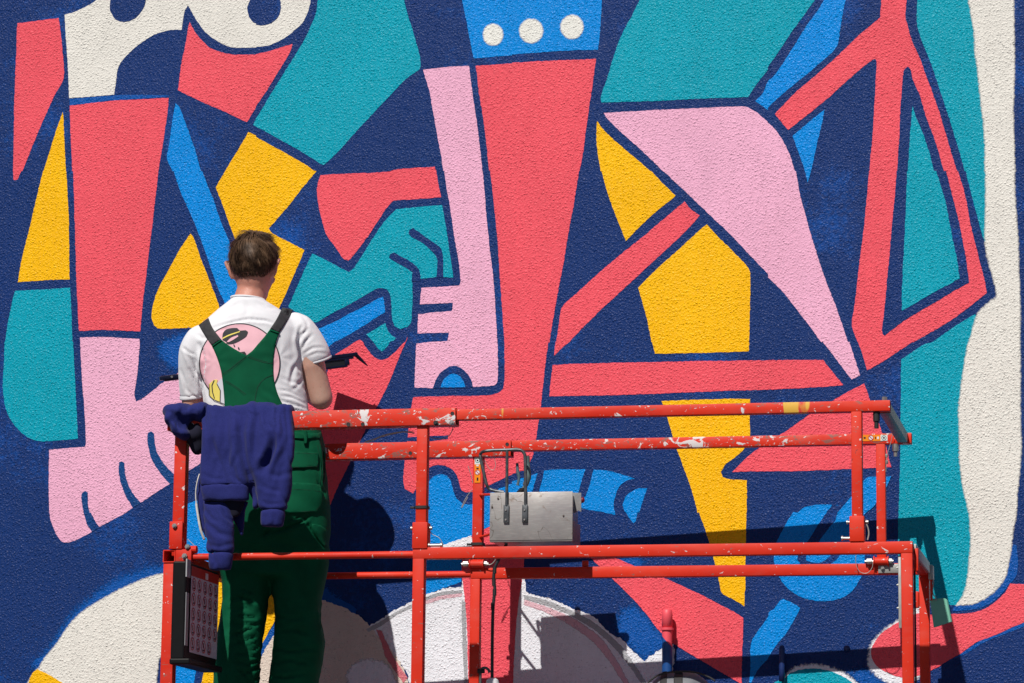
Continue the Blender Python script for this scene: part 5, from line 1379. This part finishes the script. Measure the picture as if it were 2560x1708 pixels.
# ------------------------------------------------------------------ sweatshirt over the front rail
HOOD = NT("navy sweatshirt fleece")
tc = HOOD.n("TexCoord").outputs["Object"]
hn = HOOD.noise(HOOD.scale(tc, (1, 1, .6)), 420, 3, .7)
c = HOOD.mix(HOOD.ramp(hn, .3, .7), srgb(24, 32, 88), srgb(42, 48, 116))
c = HOOD.mix(HOOD.math('MULTIPLY', HOOD.ramp(HOOD.noise(tc, 7, 3), .35, .7), .3), c, srgb(36, 36, 106))
HOOD.l(c, HOOD.b.inputs["Base Color"]); HOOD.b.inputs["Roughness"].default_value = .9; HOOD.b.inputs["Sheen Weight"].default_value = .08; HOOD.b.inputs["Specular IOR Level"].default_value = .2
hb = HOOD.n("Bump"); hb.inputs["Distance"].default_value = .0008; HOOD.l(hn, hb.inputs["Height"]); HOOD.l(hb.outputs[0], HOOD.b.inputs["Normal"])
HOODI = plain("shade-dark sweatshirt inside", srgb(16, 16, 40), .95)  # near-black blue that paints the shade inside the sweatshirt
hpl = LMAT @ Vector((-2.6, F - .02, .45))
hood = empty("sweatshirt", Matrix.Translation(hpl), "navy blue zip sweatshirt hung over the red front rail with its sleeves dangling", "sweatshirt")
def HP(x, y, d=0.0):
    px_, py_ = A2(x, y); return LMAT @ on_lift(px_, py_, F - .02 + d)
def hloft(bm, rows, n=26, sq=2.2):
    rings = []
    for xl, xr, y, dep, dc in rows:
        a = HP(xl, y, dc); b = HP(xr, y, dc); c = (a + b) / 2; hw = (b - a).length / 2; ring = []
        for k in range(n):
            t = 2 * math.pi * k / n; ct, st = math.cos(t), math.sin(t)
            ring.append(bm.verts.new(c + LU * math.copysign(abs(ct) ** (2 / sq), ct) * hw + LV * math.copysign(abs(st) ** (2 / sq), st) * dep / 2))
        rings.append(ring)
    for a, b in zip(rings, rings[1:]):
        for k in range(n): bm.faces.new((a[k], a[(k + 1) % n], b[(k + 1) % n], b[k]))
    bm.faces.new(rings[0]); bm.faces.new(rings[-1])
def hwave(co, nrm, s=1.0):
    d = co - hpl; x, z = d.dot(LU), d.z
    w = noise.noise(Vector((x * 9, z * 3.5, 3)))
    v = .012 * noise.noise(Vector((x * 12, d.dot(LV) * 6, z * 3.2))) + .0060 * noise.noise(Vector((x * 22 + z * 9, d.dot(LV) * 14, z * 10))) + .0016 * noise.noise(Vector((x * 60, z * 60, 5)))
    g = noise.noise(Vector((x * 10 + z * 3, z * 4, 9)))
    v -= .010 * max(0, 1 - abs(g) / .12)            # drawn-in creases
    return s * (v + .0025 * math.sin((x * .9 + z * .35) * 70 + 5 * w))
def cloth(name, build, voxel=.0075, s=1.0, mat=None, par=None, label=None, it=4):
    bm = bmesh.new(); build(bm); m = remesh(bm, voxel, it, .5); push(m, crease_fn(HOOD_LINES, lambda a, b: hwave(a, b, s)))
    for _ in range(1): bmesh.ops.smooth_vert(m, verts=m.verts[:], factor=.4, use_axis_x=True, use_axis_y=True, use_axis_z=True)
    m.normal_update(); return put(name, m, mat or HOOD.m, par or hood, smooth=True, label=label)
HOOD_LINES = lines(A2, [("745,200 722,340 745,500 790,700 835,900", 10, .020), ("1002,375 992,480 952,580 902,665", 9, .028), ("640,420 610,560 640,740", 6, .007), ("470,420 520,560 500,720", 6, .006), ("1080,500 1020,620 980,800", 6, .007), ("700,520 660,640 690,760", 5, .006), ("1030,112 1022,220 1036,335", 3, .013), ("795,175 812,192 832,216", 2.2, .009), ("426,108 412,190 408,300", 3, .008),
    ("570,150 600,400 565,720", 10, .006), ("500,260 470,520 480,760", 8, .004), ("880,100 850,300 828,520 850,800", 8, .009), ("1105,190 1112,400 1060,700 1000,950", 9, .007), ("650,140 690,200 700,330", 5, .006), ("920,150 940,260 1000,340", 5, .006), ("470,130 520,190 540,300", 5, .005), ("1060,180 1080,330 1050,480", 5, .006),
    ("400,700 480,740 560,742", 4, .004), ("640,700 700,760 770,790", 4, .006), ("880,780 960,830 1090,850", 5, .004), ("890,930 960,960 1080,950", 4, .004), ("940,690 1040,720 1140,690", 6, .004),
    ("560,990 590,1062 650,1110", 4, .008), ("425,1110 520,1200 645,1235", 6, .006), ("438,1300 540,1322 655,1290", 4, .005), ("410,1000 470,1080 520,1110", 4, .006), ("500,1150 560,1260 560,1350", 6, .004), ("470,1400 500,1450 480,1510", 4, .003), ("920,1050 930,1100 925,1140", 4, .003), ("1000,1030 1010,1090 1000,1140", 4, .003),
    ("150,150 190,230 180,330", 6, .006), ("230,110 215,200 240,300", 7, .008), ("310,130 330,220 300,300", 6, .007), ("120,230 170,260 220,340", 3.5, .007)])
def main_sheet(bm):
    hloft(bm, [(432, 1148, 116, .05, .03), (420, 1164, 140, .105, .03), (410, 1170, 200, .118, .025), (404, 1173, 290, .105, .0), (396, 1174, 370, .075, -.025), (390, 1172, 470, .062, -.033), (386, 1168, 580, .058, -.036), (384, 1158, 670, .055, -.036)], 40, 4.5)
    hloft(bm, [(800, 1010, 88, .05, .03), (770, 1026, 130, .11, .03), (760, 1030, 200, .12, .02)], 26, 3)
    hloft(bm, [(383, 830, 630, .058, -.036), (380, 815, 740, .058, -.038), (384, 812, 800, .058, -.04)], 30, 4)
    hloft(bm, [(780, 1160, 630, .055, -.034), (820, 1150, 740, .058, -.036), (858, 1134, 870, .058, -.038), (874, 1116, 970, .056, -.04), (884, 1108, 1010, .05, -.04)], 26, 3)
    hloft(bm, [(740, 920, 640, .045, -.02), (770, 900, 790, .04, -.015), (810, 890, 920, .035, -.01), (822, 872, 1000, .03, -.01)], 20, 3)
    hloft(bm, [(420, 1120, 130, .10, .06), (420, 1120, 300, .045, .085), (430, 1000, 600, .04, .09), (440, 900, 800, .04, .09)], 30, 4)
cloth("torso", main_sheet, .0062, .55)
def sl_l(bm):
    hloft(bm, [(400, 650, 880, .06, .0), (402, 655, 960, .06, -.02), (404, 664, 1060, .065, -.025), (412, 668, 1150, .065, -.03), (424, 666, 1260, .062, -.03), (432, 662, 1340, .06, -.03), (440, 654, 1372, .05, -.03)])
cloth("sleeve", sl_l, .0062, .7)
def hemband(bm):
    hloft(bm, [(386, 782, 788, .056, -.040), (380, 792, 806, .066, -.041), (384, 802, 870, .066, -.041), (394, 806, 922, .064, -.041), (402, 800, 934, .056, -.04)])
cloth("waist_rib", hemband, .0058, .4)
cloth("cuff", lambda b: hloft(b, [(890, 1098, 1004, .055, -.04), (888, 1094, 1040, .062, -.04), (890, 1084, 1110, .06, -.04), (894, 1076, 1152, .05, -.04)]), .006, .5)
cloth("cuff", lambda b: hloft(b, [(448, 652, 1372, .058, -.03), (452, 652, 1410, .066, -.03), (454, 646, 1470, .064, -.03), (458, 638, 1520, .05, -.03)]), .006, .5)
cloth("lining", lambda b: hloft(b, [(405, 770, 900, .04, -.03), (420, 760, 1000, .04, -.02), (500, 700, 1080, .03, -.02)]), .0075, .6, HOODI)  # inside of the hem opening, its shade painted in
cloth("rear_hem", lambda b: hloft(b, [(600, 800, 930, .03, .03), (590, 780, 1000, .035, .03), (640, 770, 1060, .035, .03), (690, 765, 1160, .03, .03), (715, 755, 1230, .02, .03)]), .0065, .7)
def bunch(bm):
    add_ellipsoid(bm, HP(200, 185, .0), .062, .075, .040, (LU, LV, Z)); add_ellipsoid(bm, HP(150, 225, -.01), .030, .06, .034, (LU, LV, Z))
    add_ellipsoid(bm, HP(300, 190, .01), .036, .07, .036, (LU, LV, Z)); add_ellipsoid(bm, HP(190, 310, -.02), .030, .05, .040, (LU, LV, Z)); add_ellipsoid(bm, HP(235, 350, -.01), .030, .05, .034, (LU, LV, Z))
    add_ellipsoid(bm, HP(390, 170, .01), .026, .06, .034, (LU, LV, Z))
cloth("hood", bunch, .0075, 1.2)
cloth("hood_shade", lambda b: (add_ellipsoid(b, HP(320, 345, .03), .042, .045, .045, (LU, LV, Z)), add_ellipsoid(b, HP(350, 420, .04), .03, .03, .05, (LU, LV, Z))), .0075, 1.0, HOODI)  # dark lumps added where the bunched hood only has shade
bm = bmesh.new()
add_tube(bm, spline([HP(370, 700, -.02), HP(350, 770, -.03), HP(338, 860, -.03), HP(344, 960, -.03), HP(362, 1080, -.03), HP(382, 1180, -.03), HP(412, 1260, -.02)], 5), [.0022] * 15 + [.0045] * 16, 8)
put("zip_tape", bm, plain("off white zip tape", (.62, .58, .54, 1), .7, var=.2, vscale=80), hood, smooth=True)
cloth("front_edge", lambda b: hloft(b, [(368, 420, 720, .03, .0), (350, 430, 860, .03, .0), (362, 430, 1000, .03, .0), (384, 440, 1150, .03, .0), (412, 440, 1250, .02, .0)]), .006, .5)

# ------------------------------------------------------------------ tag card on the right end post
tp = lambda x, y: (2080 + x / 3.5, 1260 + y / 3.5)
VT = -.012
q = [on_lift(*tp(x, y), VT) for x, y in ((857, 842), (872, 830), (980, 826), (1002, 842), (1040, 1030), (890, 1080))]
card = empty("tag_card", LMAT @ Matrix.Translation(q[0]), "pale green tag card hanging on a chain at the right end of the lift", "tag")
bm = bmesh.new(); f = bm.faces.new([bm.verts.new(p) for p in q]); g = bmesh.ops.extrude_face_region(bm, geom=[f]); bmesh.ops.translate(bm, vec=(.004, .006, 0), verts=[v for v in g['geom'] if isinstance(v, bmesh.types.BMVert)])
put("card", bm, plain("pale green card", srgb(120, 190, 165), .5, var=.08, vscale=20), card, LMAT)
bm = bmesh.new(); add_tube(bm, spline([on_lift(*tp(x, y), VT - .004) for x, y in ((912, 850), (905, 815), (890, 800), (880, 760), (888, 690), (882, 640))], 4), .0022, 6); put("chain", bm, WIRE, card, LMAT)

# ------------------------------------------------------------------ things on the platform floor that just reach into the picture
gp = lambda x, y: (1180 + x / 3.264, 1380 + y / 3.264)
BAGM = plain("grey nylon fabric", (.16, .17, .19, 1), .6, 0, .25, 14, .002, 25); STRAPM = plain("black webbing", (.02, .02, .022, 1), .7, bump=.0008, bscale=300)
def GP(x, y, v=-.33): return LMAT @ on_lift(*gp(x, y), v)
top = GP(1700, 975); zl = DECK_Z
bag = empty("backpack", Matrix.Translation((top.x, top.y, zl)), "grey rucksack with black straps standing on the platform floor", "backpack")
bm = bmesh.new(); hgt = top.z - zl; cx = GP(1700, 1000)
wid = (GP(1985, 1071) - GP(1425, 1071)).length / 2
add_ellipsoid(bm, Vector((cx.x, cx.y, zl + hgt * .52)), wid * 1.04, .10, hgt * .485, (LU, LV, Z), 28)
add_box(bm, (-wid * .95, -.09, 0.002), (wid * .95, .09, hgt * .5), .05, Matrix.Translation((cx.x, cx.y, zl)) @ Matrix.Rotation(THETA, 4, 'Z'))
bg_ = remesh(bm, .009, 3); push(bg_, lambda a, b: .007 * noise.noise(a * 14))
BAGB = BVHTree.FromBMesh(bg_)
put("bag_body", bg_, BAGM, bag, smooth=True)
for s in ("1528,1120 1534,1040 1545,990 1560,976 1590,974 1592,1000 1588,1060 1590,1120", "1648,1120 1645,1040 1652,985 1665,970 1715,970 1722,1000 1718,1060 1722,1120"):
    drape("strap", [gp(*map(float, t.split(','))) for t in s.split()], [BAGB], .004, STRAPM, bag, .006, 4, False)
bm = bmesh.new(); P = [LMAT @ on_lift(*gp(x, y), -.40) for x, y in ((1435, 1068), (1480, 1030), (1560, 992), (1690, 976), (1830, 985), (1930, 1020), (1985, 1055))]; add_tube(bm, spline(P, 4), .0035, 8); put("zipper", bm, STRAPM, bag, smooth=True)
# pale can and bent grey tube by the rear post
c = LMAT @ on_lift(*gp(168, 1029), -.16)
can = empty("spray_can", Matrix.Translation((c.x, c.y, DECK_Z)), "pale spray can standing behind the black cable at the bottom edge", "spray can")
bm = bmesh.new(); zt_ = c.z
add_tube(bm, [(c.x, c.y, DECK_Z), (c.x, c.y, zt_ - .055)], .032, 24); smooth_by_angle(put("can_body", bm, plain("pale grey can", (.6, .62, .64, 1), .4, .2), can))
bm = bmesh.new(); add_tube(bm, [(c.x, c.y, zt_ - .054), (c.x, c.y, zt_ - .03), (c.x, c.y, zt_ - .008), (c.x, c.y, zt_)], [.029, .028, .022, .012], 24); smooth_by_angle(put("cap", bm, plain("white plastic cap", (.75, .76, .78, 1), .4), can))
bm = bmesh.new(); P = [on_lift(*gp(x, y), .0) for x, y in ((68, 1300), (68, 1071), (70, 990), (82, 952), (110, 946), (135, 962), (142, 985))]; add_tube(bm, spline(P, 5), .0052, 12)
smooth_by_angle(put("bent_tube", bm, plain("grey bent tube", (.12, .12, .12, 1), .4, .4), lift, LMAT))
bm = bmesh.new(); p = on_lift(*gp(72, 972), .0); add_cyl(bm, p - Vector((.012, 0, 0)), p + Vector((.014, 0, 0)), .009, n=12); add_cyl(bm, p + Vector((0, -.01, 0)), p + Vector((0, .01, 0)), .007, n=10); smooth_by_angle(put("clamp", bm, DARK, lift, LMAT))
